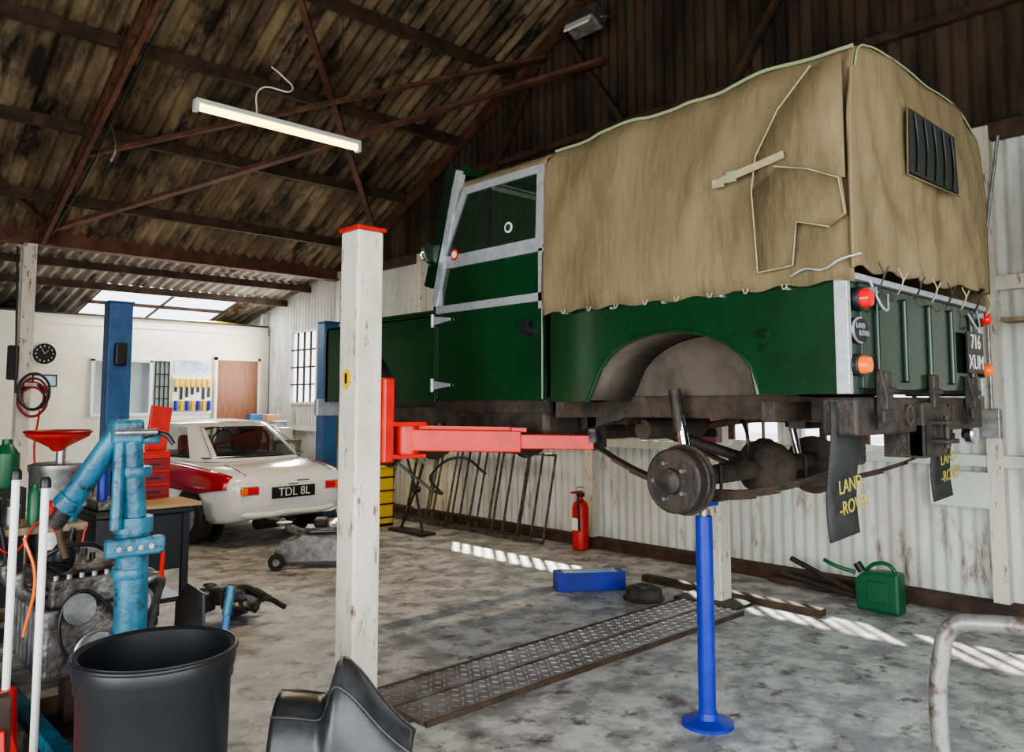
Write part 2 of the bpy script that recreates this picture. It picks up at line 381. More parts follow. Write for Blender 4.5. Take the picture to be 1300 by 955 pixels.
bx('frame',2.8,3.12,OY-.02,OY-.003,1.72,1.9,'black');bx('print',2.82,3.10,OY-.024,OY-.02,1.74,1.88,'poster')
group('poster',(5.1,OY,2.08)); bx('sheet',4.8,5.38,OY-.012,OY-.003,1.96,2.18,'poster'); bx('border',4.79,5.39,OY-.006,OY-.002,1.95,2.19,'whitep')
group('tool_board',(5.1,OY,1.6))
bx('board',4.78,5.42,OY-.02,OY-.003,1.3,1.93,'whitep')
for k in range(7):
    xx=4.83+.09*k; h=.2+.12*((k*3)%4)/3
    bx('strap_%d'%k,xx-.018,xx+.018,OY-.04,OY-.02,1.86-h,1.86,'black')
    bx('tool_%d'%k,xx-.032,xx+.032,OY-.05,OY-.02,1.74,1.88,'yellow',bevel=.01)
    cyl('case_%d'%k,(xx,OY-.05,1.36),(xx,OY-.05,1.52),.03,'yellow' if k%2 else 'blue_bright')
group('loft_storage_clutter',(3,OY+.4,2.76))
for k in range(11):
    xx=1.2+.44*k; w=random.uniform(.12,.26); h=random.uniform(.06,.14)
    if xx>3.3: h=.02
    if k%3==0: cyl('drum_%d'%k,(xx,OY+.35,2.745),(xx,OY+.35,2.78+h),w*.6,'blackm')
    elif k%3==1: bx('box_%d'%k,xx-w,xx+w,OY+.25,OY+.5,2.745,2.82+h,'blackm',bevel=.01)
    else: tube('pipe_%d'%k,[(xx-w,OY+.4,2.79),(xx,OY+.4,2.84+h*.5),(xx+w*1.5,OY+.4,2.79)],.03,'chassis')
tube('roll',[(4.9,OY+.3,2.83),(5.6,OY+.3,2.85),(6.1,OY+.3,2.83)],.035,'yellow')

# ------------------------------------------------------------ off-road vehicle on lift
XL,XR=2.95,4.55; YR=1.29
group('canvas_top_off_road_vehicle',(3.75,3.0,1.3))
archp=[(2.57,1.50)]+[(2.085+.445*math.cos(a)*1.0,1.50+.32*math.sin(a)**.85) for a in [math.radians(d) for d in range(14,170,13)]]+[(1.65,1.53)]
side=[(YR,1.53),(YR,1.97),(2.82,1.97),(2.82,1.50)]+archp
for nm,a,b in(('tub_side_left',XL,XL+.025),('tub_side_right',XR-.025,XR)):
    prism(nm,side,'YZ',a,b,'green',bevel=.003)
tube('arch_lip_left',[(XL,y,z) for y,z in archp],.009,'green',False)
for nm,a,b in(('wheelbox_left',XL+.02,XL+.36),('wheelbox_right',XR-.36,XR-.02)):
    grid(nm,[[(a,y,z+.01) for y,z in archp],[(b,y,z+.01) for y,z in archp]],'arch',solid=.01)
    ii=b if a<3.5 else a
    prism(nm+'_inner',archp,'YZ',ii-.005,ii+.005,'arch')
bx('tub_floor',XL+.36,XR-.36,YR+.02,2.82,1.55,1.58,'chassis')
bx('tub_floor_rear',XL+.02,XR-.02,YR+.01,1.66,1.54,1.56,'chassis')
bx('tub_bulkhead',XL+.03,XR-.03,2.80,2.83,1.52,1.97,'green_dk')
bx('tailgate',XL+.1,XR-.1,YR-.03,YR-.005,1.55,1.96,'green_dk',bevel=.005)
bx('rear_panel_l',XL,XL+.12,YR-.015,YR+.015,1.53,1.97,'green_dk'); bx('rear_panel_r',XR-.12,XR,YR-.015,YR+.015,1.53,1.97,'green_dk')
for k in range(5):
    xx=3.18+.285*k; bx('tailgate_rib_%d'%k,xx-.018,xx+.018,YR-.05,YR-.028,1.58,1.93,'green_dk',bevel=.008)
bx('corner_cap_l',XL-.006,XL+.025,YR-.022,YR+.03,1.53,1.97,'galv',bevel=.003)
bx('corner_cap_r',XR-.03,XR+.006,YR-.022,YR+.05,1.53,1.97,'galv',bevel=.003)
bx('tub_cap_rear',XL-.004,XR+.004,YR-.045,YR+.03,1.965,1.99,'galv',bevel=.003)
bx('tub_cap_left',XL-.008,XL+.05,YR,2.84,1.965,1.985,'galv'); bx('tub_cap_right',XR-.05,XR+.008,YR,2.84,1.965,1.985,'galv')
for k,xx in enumerate((3.22,3.75,4.28)):
    bx('tailgate_hinge_%d'%k,xx-.03,xx+.03,YR-.06,YR-.03,1.47,1.62,'chassis',bevel=.008)
    cyl('hinge_pin_%d'%k,(xx-.05,YR-.055,1.545),(xx+.05,YR-.055,1.545),.014,'chassis')
for k,xx in enumerate((3.1,4.4)):
    tube('tailgate_chain_%d'%k,[(xx,YR-.04,1.98),(xx+(.08 if k==0 else -.08),YR-.07,1.86),(xx+(.16 if k==0 else -.16),YR-.05,1.93)],.005,'galv')
    cyl('latch_%d'%k,(xx,YR-.02,1.93),(xx,YR-.07,1.93),.015,'galv')
for k,xx in enumerate((3.17,4.22)):
    prism('fold_step_%d'%k,[(YR-.03,1.62),(YR-.05,1.63),(YR-.075,1.52),(YR-.075,1.42),(YR-.03,1.39)],'YZ',xx-.014,xx+.014,'chassis',bevel=.005)
    bx('fold_step_tread_%d'%k,xx-.06,xx+.06,YR-.08,YR-.065,1.42,1.47,'chassis',bevel=.004)
def lamp(nm,x,z,m_,r=.037):
    lathe(nm+'_base',[(r+.008,0),(r+.008,.02),(r,.025)],(x,YR-.02,z),(0,-1,0),'black')
    lathe(nm,[(r,0),(r,.02),(r*.85,.035),(0,.042)],(x,YR-.042,z),(0,-1,0),m_)
lamp('tail_lamp_l',3.03,1.895,'lens_red');lamp('indicator_l',3.0,1.64,'lens_or',.034);lamp('tail_lamp_r',4.5,1.92,'lens_red',.03);lamp('indicator_r',4.49,1.66,'lens_or',.03)
ov=[(3.04+.06*math.cos(a),1.775+.045*math.sin(a)) for a in [i*math.pi/12 for i in range(24)]]
prism('badge_rim',[(3.04+(a-3.04)*1.1,1.775+(b-1.775)*1.13) for a,b in ov],'XZ',YR-.03,YR-.022,'galv'); prism('badge',ov,'XZ',YR-.034,YR-.03,'black')
text('badge_text1','LAND',(3.025,YR-.036,1.79),(1,0,0),(0,0,1),.03,'galv'); text('badge_text2','ROVER',(3.055,YR-.036,1.762),(1,0,0),(0,0,1),.03,'galv')
bx('plate',4.18,4.42,YR-.06,YR-.052,1.64,1.84,'plate'); text('plate_t1','716',(4.3,YR-.062,1.79),(1,0,0),(0,0,1),.10,'whitep'); text('plate_t2','XUM',(4.3,YR-.062,1.69),(1,0,0),(0,0,1),.10,'whitep')
bx('rear_crossmember',3.0,4.5,YR-.02,YR+.12,1.37,1.52,'chassis',bevel=.012)
for k,xx in enumerate((3.5,3.75,4.0)):
    lathe('crossmember_hole_%d'%k,[(.045,0),(.045,.012),(.03,.012),(.03,.002)],(xx,YR-.02,1.445),(0,-1,0),'underrust')
bx('tow_plate',3.6,3.9,YR-.05,YR+.02,1.26,1.5,'chassis',bevel=.01)
bx('tow_gusset_l',3.6,3.62,YR-.05,YR+.12,1.26,1.4,'chassis');bx('tow_gusset_r',3.88,3.9,YR-.05,YR+.12,1.26,1.4,'chassis')
bx('tow_jaw_top',3.68,3.82,YR-.12,YR-.04,1.40,1.42,'chassis',bevel=.005);bx('tow_jaw_bot',3.68,3.82,YR-.12,YR-.04,1.32,1.34,'chassis',bevel=.005)
cyl('tow_pin',(3.75,YR-.09,1.30),(3.75,YR-.09,1.44),.012,'chassis')
for k,xx in enumerate((3.34,4.16)):
    prism('chassis_rail_%d'%k,[(YR+.1,1.40),(YR+.1,1.51),(1.7,1.53),(2.6,1.53),(2.9,1.48),(5.0,1.46),(5.0,1.34),(2.9,1.34),(2.6,1.42),(1.7,1.42)],'YZ',xx-.045,xx+.045,'underrust',bevel=.006)
for k,yy in enumerate((1.7,2.7,3.3,4.0)): bx('crossmember_%d'%k,3.38,4.12,yy-.04,yy+.04,1.38,1.46,'chassis')
for k,yy in enumerate((1.62,2.78,3.6)):
    bx('outrigger_%d'%k,2.98,3.32,yy-.03,yy+.03,1.42,1.5,'underrust')
bx('fuel_tank',3.0,3.28,2.9,3.6,1.32,1.48,'chassis',bevel=.03)
bx('gearbox',3.55,3.95,3.0,3.9,1.28,1.5,'underrust',bevel=.05)
cyl('handbrake_drum',(3.75,2.98,1.38),(3.75,2.88,1.38),.09,'underrust')
cyl('propshaft',(3.75,2.9,1.38),(3.85,2.25,1.2),.03,'chassis')
bx('engine_sump',3.5,4.0,4.1,4.9,1.2,1.55,'underrust',bevel=.06)
cyl('silencer',(4.05,2.65,1.35),(3.5,2.65,1.35),.055,'underrust')
tube('exhaust',[(4.05,3.6,1.3),(4.05,2.75,1.34),(4.3,2.4,1.40),(4.36,1.7,1.36),(4.42,1.38,1.32)],.022,'underrust')
lathe('fog_lamp',[(.03,0),(.05,.02),(.055,.05),(.05,.06),(.0,.07)],(4.42,1.34,1.34),(0,-1,0),'chrome')
AY,AZ=2.13,1.14
def axle(n,AY,AZ,dif):
    cyl('axle_tube_l'+n,(3.12,AY,AZ),(3.8,AY,AZ+.02),.042,'underrust',r2=.055)
    cyl('axle_tube_r'+n,(4.42,AY,AZ+.03),(3.9,AY,AZ+.02),.042,'underrust',r2=.055)
    lathe('differential'+n,[(.0,-.17),(.07,-.15),(.12,-.09),(.145,0),(.125,.08),(.08,.12),(.06,.17),(.05,.19)],(dif,AY,AZ+.02),(0,1,0),'underrust')
    lathe('diff_flange'+n,[(.15,-.02),(.15,.015)],(dif,AY,AZ+.02),(0,1,0),'chassis')
    for nm,x,s in (('brake_drum_l'+n,3.12,1),('brake_drum_r'+n,4.42,-1)):
        lathe(nm+'_backplate',[(.165,0),(.165,.01),(.15,.02)],(x,AY,AZ),(s,0,0),'underrust')
        lathe(nm,[(.148,0),(.155,.012),(.148,.02),(.148,.075),(.138,.085),(.06,.085),(.055,.11),(.03,.125),(.0,.125)],(x-.01*s,AY,AZ),(-s,0,0),'chassis')
        for k in range(5):
            a=k*2*math.pi/5; c=(x-.095*s,AY+.085*math.cos(a),AZ+.085*math.sin(a)); cyl(nm+'_stud_%d'%k,c,(c[0]-.03*s,c[1],c[2]),.009,'steel')
        for k in range(6):
            a=k*math.pi/3; c=(x-.11*s,AY+.04*math.cos(a),AZ+.04*math.sin(a)); cyl(nm+'_bolt_%d'%k,c,(c[0]-.012*s,c[1],c[2]),.008,'steel')
axle('',AY,AZ,3.86); axle('_front',4.5,1.22,3.5)
def spring(nm,x,y0,y1,zt,zb):
    for l in range(5):
        f=1-.17*l; pts=[];bot=[]
        ym=(y0+y1)/2; h=(y1-y0)/2
        for i in range(13):
            t=-1+2*i/12; yy=ym+t*h*f; z=zb+(zt-zb)*(t*f)**2-.009*l
            pts.append((yy,z)); bot.append((yy,z-.008))
        prism(nm+'_leaf_%d'%l,pts+bot[::-1],'YZ',x-.03,x+.03,'underrust')
    for k,yy in enumerate((y0,y1)): cyl(nm+'_eye_%d'%k,(x-.035,yy,zt),(x+.035,yy,zt),.024,'chassis')
for k,xx in enumerate((3.34,4.2)):
    spring('spring_%d'%k,xx,1.42,2.84,1.26,1.08)
    bx('shackle_%d'%k,xx-.045,xx+.045,1.40,1.44,1.25,1.42,'chassis'); bx('hanger_%d'%k,xx-.045,xx+.045,2.81,2.87,1.25,1.42,'chassis')
    bx('ubolt_plate_%d'%k,xx-.05,xx+.05,AY-.07,AY+.07,1.03,1.05,'chassis')
    for yy in (AY-.06,AY+.06): cyl('ubolt_%d_%d'%(k,int(yy*100)),(xx,yy,1.03),(xx,yy,1.2),.008,'chassis')
for n_,xx in(('l',3.2),('r',4.3)):
    cyl('shock_%s_body'%n_,(xx,2.20,1.36),(xx,2.23,1.56),.03,'chassis'); cyl('shock_%s_rod'%n_,(xx,2.16,1.2),(xx,2.21,1.46),.024,'chrome')
tube('brake_hose',[(3.4,2.0,1.45),(3.3,1.9,1.3),(3.45,2.05,1.2)],.008,'black')
def flap(nm,x0,x1,z0,z1,y):
    rows=[[(x0+(x1-x0)*i/4+.012*(j/8-.5),y+.012*math.sin(j*.7)+.008*i,z0+(z1-z0)*j/8) for i in range(5)] for j in range(9)]
    grid(nm,rows,'blackm',solid=.008)
flap('mud_flap_l',2.95,3.28,.97,1.5,1.36); flap('mud_flap_r',4.05,4.4,1.03,1.5,1.36)
for k,(x,z) in enumerate(((3.115,1.13),(4.22,1.18))):
    text('flap_text1_%d'%k,'LAND-',(x-.02,1.338,z+.05),(1,-.02,.09),(0,0,1),.075,'yellowt'); text('flap_text2_%d'%k,'-ROVER',(x,1.338,z-.03),(1,-.02,.09),(0,0,1),.075,'yellowt')
for s,(xa,xb) in enumerate(((XL-.008,XL+.025),(XR-.025,XR+.008))):
    n='_l' if s==0 else '_r'
    bx('door_lower'+n,xa,xb,2.87,3.74,1.51,2.05,'green',bevel=.006)
    bx('door_top_panel'+n,xa+.004,xb-.004,2.86,3.74,2.07,2.31,'green',bevel=.003)
    xo=xa-.010 if s==0 else xb-.006
    for nm,p in (('strip_low',(2.85,3.76,2.03,2.075)),('strip_mid',(2.86,3.75,2.295,2.335)),('strip_rear',(2.845,2.89,1.99,2.31)),('strip_front',(3.715,3.755,2.07,2.31))):
        bx(nm+n,xo,xo+.016,*p,'galv')
    q=[(xo+.007,2.85,2.325),(xo+.007,3.75,2.325),(xo+.007,3.50,2.76),(xo+.007,2.85,2.76)]
    framed('door_window'+n,q,(.065,.10),'galv','glass',th=.02)
    bx('window_divider'+n,xo,xo+.012,3.27,3.285,2.37,2.72,'black')
    for k,zz in enumerate((1.99,1.6)):
        prism('hinge%s_%d'%(n,k),[(3.80,zz-.03),(3.80,zz+.03),(3.62,zz+.008),(3.62,zz-.008)],'YZ',xo-.008,xo+.002,'galv')
        cyl('hinge_knuckle%s_%d'%(n,k),(xo-.006,3.785,zz-.04),(xo-.006,3.785,zz+.04),.011,'galv')
    cyl('door_handle_boss'+n,(xo-.02,2.96,1.88),(xo+.01,2.96,1.88),.03,'black'); bx('door_handle'+n,xo-.035,xo-.02,2.94,3.0,1.87,1.93,'black')
    wa=[(4.9,1.5),(4.86,1.68),(4.76,1.78),(4.55,1.83),(4.34,1.78),(4.22,1.66),(4.15,1.5)]
    prism('front_wing_side'+n,[(3.79,1.5),(3.79,2.03),(5.05,2.03),(5.08,1.98),(5.08,1.5)]+wa,'YZ',(XL if s==0 else XR-.025),(XL+.025 if s==0 else XR),'green',bevel=.003)
    x0,x1=(XL,XL+.42) if s==0 else (XR-.42,XR)
    bx('front_wing_top'+n,x0,x1,3.79,5.05,2.015,2.035,'green',bevel=.004); bx('front_wing_front'+n,x0,x1,5.04,5.07,1.5,2.03,'green')
    bx('front_inner_wing'+n,x1-.02 if s==0 else x0,x1 if s==0 else x0+.02,3.8,5.05,1.45,2.0,'chassis')
bx('bonnet',XL+.4,XR-.4,3.85,5.0,2.1,2.14,'green',bevel=.02); bx('bonnet_side_l',XL+.4,XL+.43,3.85,5.0,1.9,2.11,'green'); bx('bonnet_side_r',XR-.43,XR-.4,3.85,5.0,1.9,2.11,'green')
bx('radiator_panel',XL+.42,XR-.42,4.95,5.0,1.5,2.1,'green_dk'); bx('front_bumper',XL-.02,XR+.02,5.15,5.2,1.4,1.52,'galv',bevel=.01)
bx('bulkhead',XL+.02,XR-.02,3.78,3.82,1.5,2.12,'green'); bx('dash',XL+.05,XR-.05,3.6,3.78,2.0,2.1,'green_dk')
bx('sill_l',XL+.02,XL+.05,2.85,3.8,1.44,1.52,'chassis'); bx('sill_r',XR-.05,XR-.02,2.85,3.8,1.44,1.52,'chassis')
bx('cab_floor',XL+.05,XR-.05,2.85,3.78,1.5,1.53,'chassis'); bx('seat_box',XL+.05,XR-.05,2.9,3.3,1.53,1.78,'green_dk')
for k,xx in enumerate((3.25,3.75,4.25)):
    bx('seat_%d'%k,xx-.2,xx+.2,2.92,3.32,1.78,1.88,'black',bevel=.03); bx('seat_back_%d'%k,xx-.2,xx+.2,2.88,2.96,1.9,2.3,'black',bevel=.03)
tube('steering_wheel',[(4.15+.2*math.cos(a),3.42+.07*math.sin(a),2.15+.18*math.sin(a)) for a in [i*math.pi/4 for i in range(8)]],.012,'black',cyclic=True)
cyl('steering_column',(4.15,3.42,2.15),(4.15,3.75,1.9),.02,'black')
A0=Vector((XL-.01,3.77,2.08)); A1=Vector((XR+.01,3.77,2.08)); B1=Vector((XR+.01,3.54,2.87)); B0=Vector((XL-.01,3.54,2.87))
beam('screen_post_l',A0,B0,.04,.05,'galv'); beam('screen_post_r',A1,B1,.05,.07,'galv'); beam('screen_post_c',(A0+A1)/2,(B0+B1)/2,.04,.04,'green')
beam('screen_post_l2',A0+Vector((0,.05,.12)),B0+Vector((0,.055,.02)),.05,.075,'green_dk')
beam('screen_top',B0,B1,.05,.05,'green'); beam('screen_bottom',A0,A1,.05,.05,'green')
mk('screen_glass',[A0,A1,B1,B0],[(0,1,2,3)],'glass')
bx('screen_visor',XL,XR,3.56,3.64,2.84,2.87,'green')
tube('mirror_arm',[(XL,3.78,2.3),(XL-.05,3.80,2.35),(XL-.07,3.78,2.38)],.007,'black')
lathe('mirror',[(.055,0),(.062,.012),(.045,.035),(0,.045)],(XL-.07,3.76,2.40),(-.2,1,0),'chrome')
lathe('sticker_round',[(.035,0),(.035,.004)],(XL-.02,3.58,2.37),(-1,0,0),'red'); lathe('sticker_round_in',[(.022,0),(.022,.006)],(XL-.02,3.58,2.37),(-1,0,0),'whitep')
lathe('sticker_disc',[(.03,0),(.03,.004)],(XL-.015,3.12,2.46),(-1,0,0),'whitep'); lathe('sticker_disc_in',[(.02,0),(.02,.006)],(XL-.015,3.12,2.46),(-1,0,0),'dark')
# canvas
def wr(x,y,z):
    return noise.noise(Vector((x*1.5+9,y*3.2,z*1.6)))*.045+noise.noise(Vector((x*5,y*9,z*2.2)))*.020+noise.noise(Vector((4,y*5+z*2.5,z*1.2)))*.030+noise.noise(Vector((14,y*12-z*9,z*4)))*.010
def sec(y,top_only=False):
    rise=.055*max(0,min(1,(2.85-y)/1.0))
    sag=.006*math.sin((y-1.3)*7)+rise
    base=[(2.925,1.955),(2.915,2.05),(2.915,2.12),(2.92,2.2),(2.925,2.28),(2.93,2.35),(2.935,2.43),(2.94,2.5),(2.948,2.58),(2.955,2.65),(2.975,2.76+rise*.6),(3.01,2.82+sag),(3.1,2.855+sag),(3.3,2.88+sag),(3.55,2.90+sag*.7),(3.75,2.90+sag*.5)]
    if top_only: base=[(2.945,2.755),(2.946,2.76),(2.947,2.765),(2.948,2.77),(2.95,2.775),(2.955,2.785),(2.96,2.79),(2.97,2.80),(2.98,2.81),(2.99,2.815),(3.0,2.82)]+base[11:]
    full=base+[(7.5-x,z) for x,z in base[-2::-1]]
    out=[]
    for i,(x,z) in enumerate(full):
        w=wr(x,y,z)*(.35 if top_only else 1)
        hem=.008*math.sin(y*30) if z<2.0 and not top_only else 0
        if x<3.75 and z<2.8: w=max(w,-.015)
        zz=z-(rise*.8 if x>4.2 and z>2.75 else 0)
        out.append((x-w*(1 if x<3.75 else -1)*(1 if z<2.8 else .3),y,zz+(w*.25 if z>2.8 else 0)+hem))
    return out
ys=[1.235+ (2.86-1.235)*i/70 for i in range(71)]
grid('canvas_body',[sec(y) for y in ys],'canvas',solid=.006)
grid('canvas_cab_roof',[sec(y,True) for y in [2.83+.80*i/16 for i in range(17)]],'canvas',solid=.006)
endsec=sec(1.235)
def topz(x):
    pts=[p for p in endsec if p[2]>2.7]
    for a,b in zip(pts,pts[1:]):
        if a[0]<=x<=b[0]: return a[2]+(b[2]-a[2])*(x-a[0])/(b[0]-a[0]+1e-6)
    return pts[0][2] if x<3.75 else pts[-1][2]
rows=[]
for j in range(37):
    v=j/36; row=[]
    for i in range(65):
        u=i/64
        xl=2.915+.055*max(0,(v-.7)/.3)**1.5; xr=4.585-.06*max(0,(v-.7)/.3)**1.5
        x=xl+(xr-xl)*u
        zt=topz(x)+.004; zb=2.0+.05*u+.012*math.sin(u*40)
        z=zb+(zt-zb)*v
        e=min(1,min(u,1-u)*12)
        f=noise.noise(Vector((x*3,z*1.3,3)))*.06+noise.noise(Vector((x*8+z*3,z*2.5,7)))*.036+noise.noise(Vector((x*14-z*6,z*6,2)))*.012+.012*math.sin(x*22+z*2)*(1-v)
        y=1.235-.03*(1-v)*e+f*e*(1-v*.6)
        row.append((x,y,z))
    rows.append(row)
grid('canvas_rear_curtain',rows,'canvas',solid=.008)
prism('rear_window',[(3.36,2.44),(3.96,2.46),(3.93,2.72),(3.38,2.71)],'XZ',1.172,1.184,'dark')
for k in range(5):
    xx=3.42+.11*k; tube('rear_window_fold_%d'%k,[(xx,1.165,2.70),(xx+.015,1.162,2.57),(xx+.005,1.165,2.455)],.006,'black')
tube('rear_window_edge',[(3.35,1.178,2.43),(3.97,1.178,2.45),(3.94,1.178,2.73),(3.37,1.178,2.72)],.004,'canvas',False,True)
pl=[]
for i in range(22):
    y=1.235+.075*i
    s_=sec(y); p=s_[11]; pl.append((p[0]-.012,y,p[2]+.004))
tube('shoulder_piping',pl,.008,'piping')
tube('rear_piping',[(p[0]*.98+3.75*.02,1.225,p[2]) for p in endsec[10:-10]],.004,'piping')
tube('corner_seam',[(2.915,1.23,2.0),(2.915,1.228,2.3),(2.93,1.23,2.6),(2.96,1.232,2.78)],.008,'canvas')
def sheet(nm,pts,x,amp):
    me_pts=[(x+amp*noise.noise(Vector((y*9,z*9,x))),y,z) for y,z in pts]
    c=(x-amp,sum(p[0] for p in pts)/len(pts),sum(p[1] for p in pts)/len(pts))
    V=me_pts+[c]; n=len(pts)
    return mk(nm,V,[(i,(i+1)%n,n) for i in range(n)],'canvas',smooth=True,ang=80,solid=.004)
sheet('corner_flap',[(1.62,2.36),(1.50,2.43),(1.38,2.40),(1.25,2.34),(1.235,2.20),(1.30,2.16),(1.43,2.20),(1.44,2.1),(1.45,2.03),(1.53,2.02),(1.60,2.02),(1.61,2.2)],2.888,.006)
sheet('corner_gusset',[(1.60,2.36),(1.60,2.50),(1.50,2.66),(1.36,2.80),(1.24,2.82),(1.24,2.6),(1.24,2.34),(1.45,2.40)],2.896,.004)
tube('flap_piping',[(2.895,1.36,2.81),(2.89,1.50,2.67),(2.887,1.60,2.50),(2.884,1.62,2.36),(2.884,1.61,2.2),(2.884,1.60,2.02)],.003,'canvas_lt',False)
tube('flap_piping_2',[(2.882,1.52,2.44),(2.882,1.38,2.40),(2.882,1.26,2.34),(2.882,1.24,2.20)],.003,'canvas_lt',False)
tube('flap_piping_3',[(2.882,1.30,2.16),(2.882,1.43,2.20),(2.882,1.45,2.03),(2.882,1.60,2.02)],.003,'canvas_lt',False)
beam('strap',(2.876,1.76,2.425),(2.872,1.47,2.475),.008,.03,'canvas_lt'); bx('strap_buckle',2.864,2.874,1.68,1.72,2.41,2.455,'piping')
bx('strap_tail',2.867,2.877,1.74,1.79,2.40,2.435,'canvas_lt')
tube('rope_hem',[(2.885,1.46,1.99),(2.88,1.40,2.01),(2.88,1.33,2.0),(2.88,1.26,2.03),(2.92,1.2,2.05)],.004,'galv')
for k in range(8):
    yy=1.5+.17*k; tube('hem_hook_%d'%k,[(2.91,yy-.012,1.965),(2.905,yy,1.945),(2.91,yy+.012,1.965)],.003,'canvas_lt')
    if k<5: cyl('side_cleat_%d'%k,(2.955,1.5+.3*k,1.95),(2.93,1.5+.3*k,1.95),.006,'galv')
for k in range(8):
    xx=3.05+.19*k; tube('rear_lace_%d'%k,[(xx,1.19,2.03),(xx+.02,1.18,1.98),(xx+.04,1.21,1.93),(xx+.07,1.18,2.02)],.003,'canvas_lt' if k%2 else 'blackm')
cyl('filler_cap',(2.945,1.62,1.78),(2.93,1.62,1.78),.018,'green_dk'); cyl('reflector',(2.945,1.62,1.72),(2.935,1.62,1.72),.012,'green_dk')

# ------------------------------------------------------------ two-post lift
group('two_post_lift',(3.75,3.36,0))
def post(nm,x,y,w,d,h,m_,cap,ch=.02):
    bx(nm,x-w/2,x+w/2,y-d/2,y+d/2,0,h,m_,bevel=.012); bx(nm+'_cap',x-w/2-.01,x+w/2+.01,y-d/2-.01,y+d/2+.01,h,h+ch,cap,bevel=.004)
post('post_near',2.15,3.36,.15,.16,2.35,'white_post','red'); post('post_far',5.34,3.36,.15,.16,2.35,'white_post','red')
bx('slot_near',2.224,2.23,3.33,3.39,.2,2.3,'dark')
for nm,x in(('n',2.15),('f',5.34)):
    bx('base_'+nm,x-.2,x+.2,3.1,3.62,0,.02,'chassis')
bx('base_bar',5.44,5.52,2.6,4.15,0,.05,'steel_dark')
bx('carriage_near',2.227,2.29,3.26,3.46,1.2,1.62,'red',bevel=.01); bx('carriage_far',5.19,5.26,3.26,3.46,1.2,1.62,'red_dk',bevel=.01)
def arm(nm,p,e,m_):
    p=Vector(p);e=Vector(e);mid=p+(e-p)*.55
    beam(nm+'_outer',p,mid+(e-p)*.05,.11,.11,m_,.006); beam(nm+'_inner',mid,e,.08,.075,m_,.005)
    beam(nm+'_rib',p+Vector((0,0,.062)),mid+Vector((0,0,.062)),.02,.02,m_)
    beam(nm+'_stop',mid+Vector((0,0,.06)),mid+(e-p)*.08+Vector((0,0,.06)),.09,.02,m_)
    lathe(nm+'_pad',[(.05,0),(.05,.03),(.04,.05),(.04,.07)],e+Vector((0,0,.0)),(0,0,1),'black' if m_=='red' else 'dark')
    lathe(nm+'_pivot',[(.06,-.09),(.06,.09)],p,(0,0,1),m_)
arm('arm_near_rear',(2.38,3.28,1.31),(3.16,2.72,1.29),'red'); arm('arm_near_front',(2.38,3.44,1.31),(3.28,4.15,1.29),'red')
arm('arm_far_rear',(5.09,3.28,1.29),(4.2,2.68,1.29),'red_dk'); arm('arm_far_front',(5.09,3.44,1.29),(4.2,4.15,1.29),'red_dk')
bx('arm_bracket_near',2.28,2.44,3.2,3.52,1.22,1.24,'red');bx('arm_bracket_near2',2.28,2.44,3.2,3.52,1.38,1.40,'red')
bx('arm_bracket_far',5.03,5.19,3.2,3.52,1.2,1.38,'red_dk')
lst=[]
for k in range(2):
    y0=3.02+.26*k; bx('floor_plate_%d'%k,2.3,5.1,y0,y0+.235,0,.022,'checker')
    for j in range(62):
        for i in range(4):
            xx=2.34+j*.045; yy=y0+.03+i*.058
            if (i+j)%2: lst.append(((xx,yy,.024),(xx+.022,yy+.022,.024),.006,.004))
            else: lst.append(((xx,yy+.022,.024),(xx+.022,yy,.024),.006,.004))
beams('plate_tread',lst,'steel')
bx('floor_plate_lip',2.3,5.1,2.995,3.003,0,.03,'steel_dark'); bx('floor_plate_lip2',2.3,5.1,3.515,3.523,0,.03,'steel_dark')
mk('badge_shield',[(2.07,3.36,1.66),(2.07,3.33,1.65),(2.07,3.33,1.585),(2.07,3.36,1.555),(2.07,3.39,1.585),(2.07,3.39,1.65)],[(0,1,2,3,4,5)],'yellow',solid=.004)
bx('badge_horse',2.065,2.068,3.352,3.368,1.59,1.64,'black')
group('air_hose',(2.6,3.4,.9))
tube('hose',[(2.3,3.25,1.2),(2.45,3.1,1.05),(2.55,3.3,1.12),(2.75,3.3,1.2),(2.8,3.15,1.12)],.007,'black')

group('two_post_lift',(4.15,9.4,0))
post('post_l',2.845,9.4,.25,.2,2.6,'blue_post','blue_post'); post('post_r',5.5,9.4,.22,.2,2.56,'blue_post','blue_post')
bx('motor',2.78,2.91,9.24,9.32,1.9,2.15,'black',bevel=.02)
for nm,x in(('a',2.845),('b',5.5)): bx('base_'+nm,x-.22,x+.22,9.15,9.65,0,.02,'chassis')
bx('carriage_r',5.34,5.4,9.3,9.5,.1,.6,'blue_post'); bx('arm_r',5.1,5.36,9.32,9.4,.1,.18,'blue_post')
bx('shim',5.62,5.66,9.3,9.45,.9,1.6,'yellow')

group('axle_support_stand',(3.28,AY,0))
cyl('pole',(3.28,AY,.03),(3.28,AY,.96),.04,'blue_bright'); cyl('screw',(3.28,AY,.95),(3.28,AY,1.02),.02,'steel'); bx('saddle',3.23,3.33,AY-.05,AY+.05,1.01,1.03,'blue_bright')
lathe('foot',[(.12,0),(.12,.015),(.05,.03),(.045,.06)],(3.28,AY,0),(0,0,1),'blue_bright')

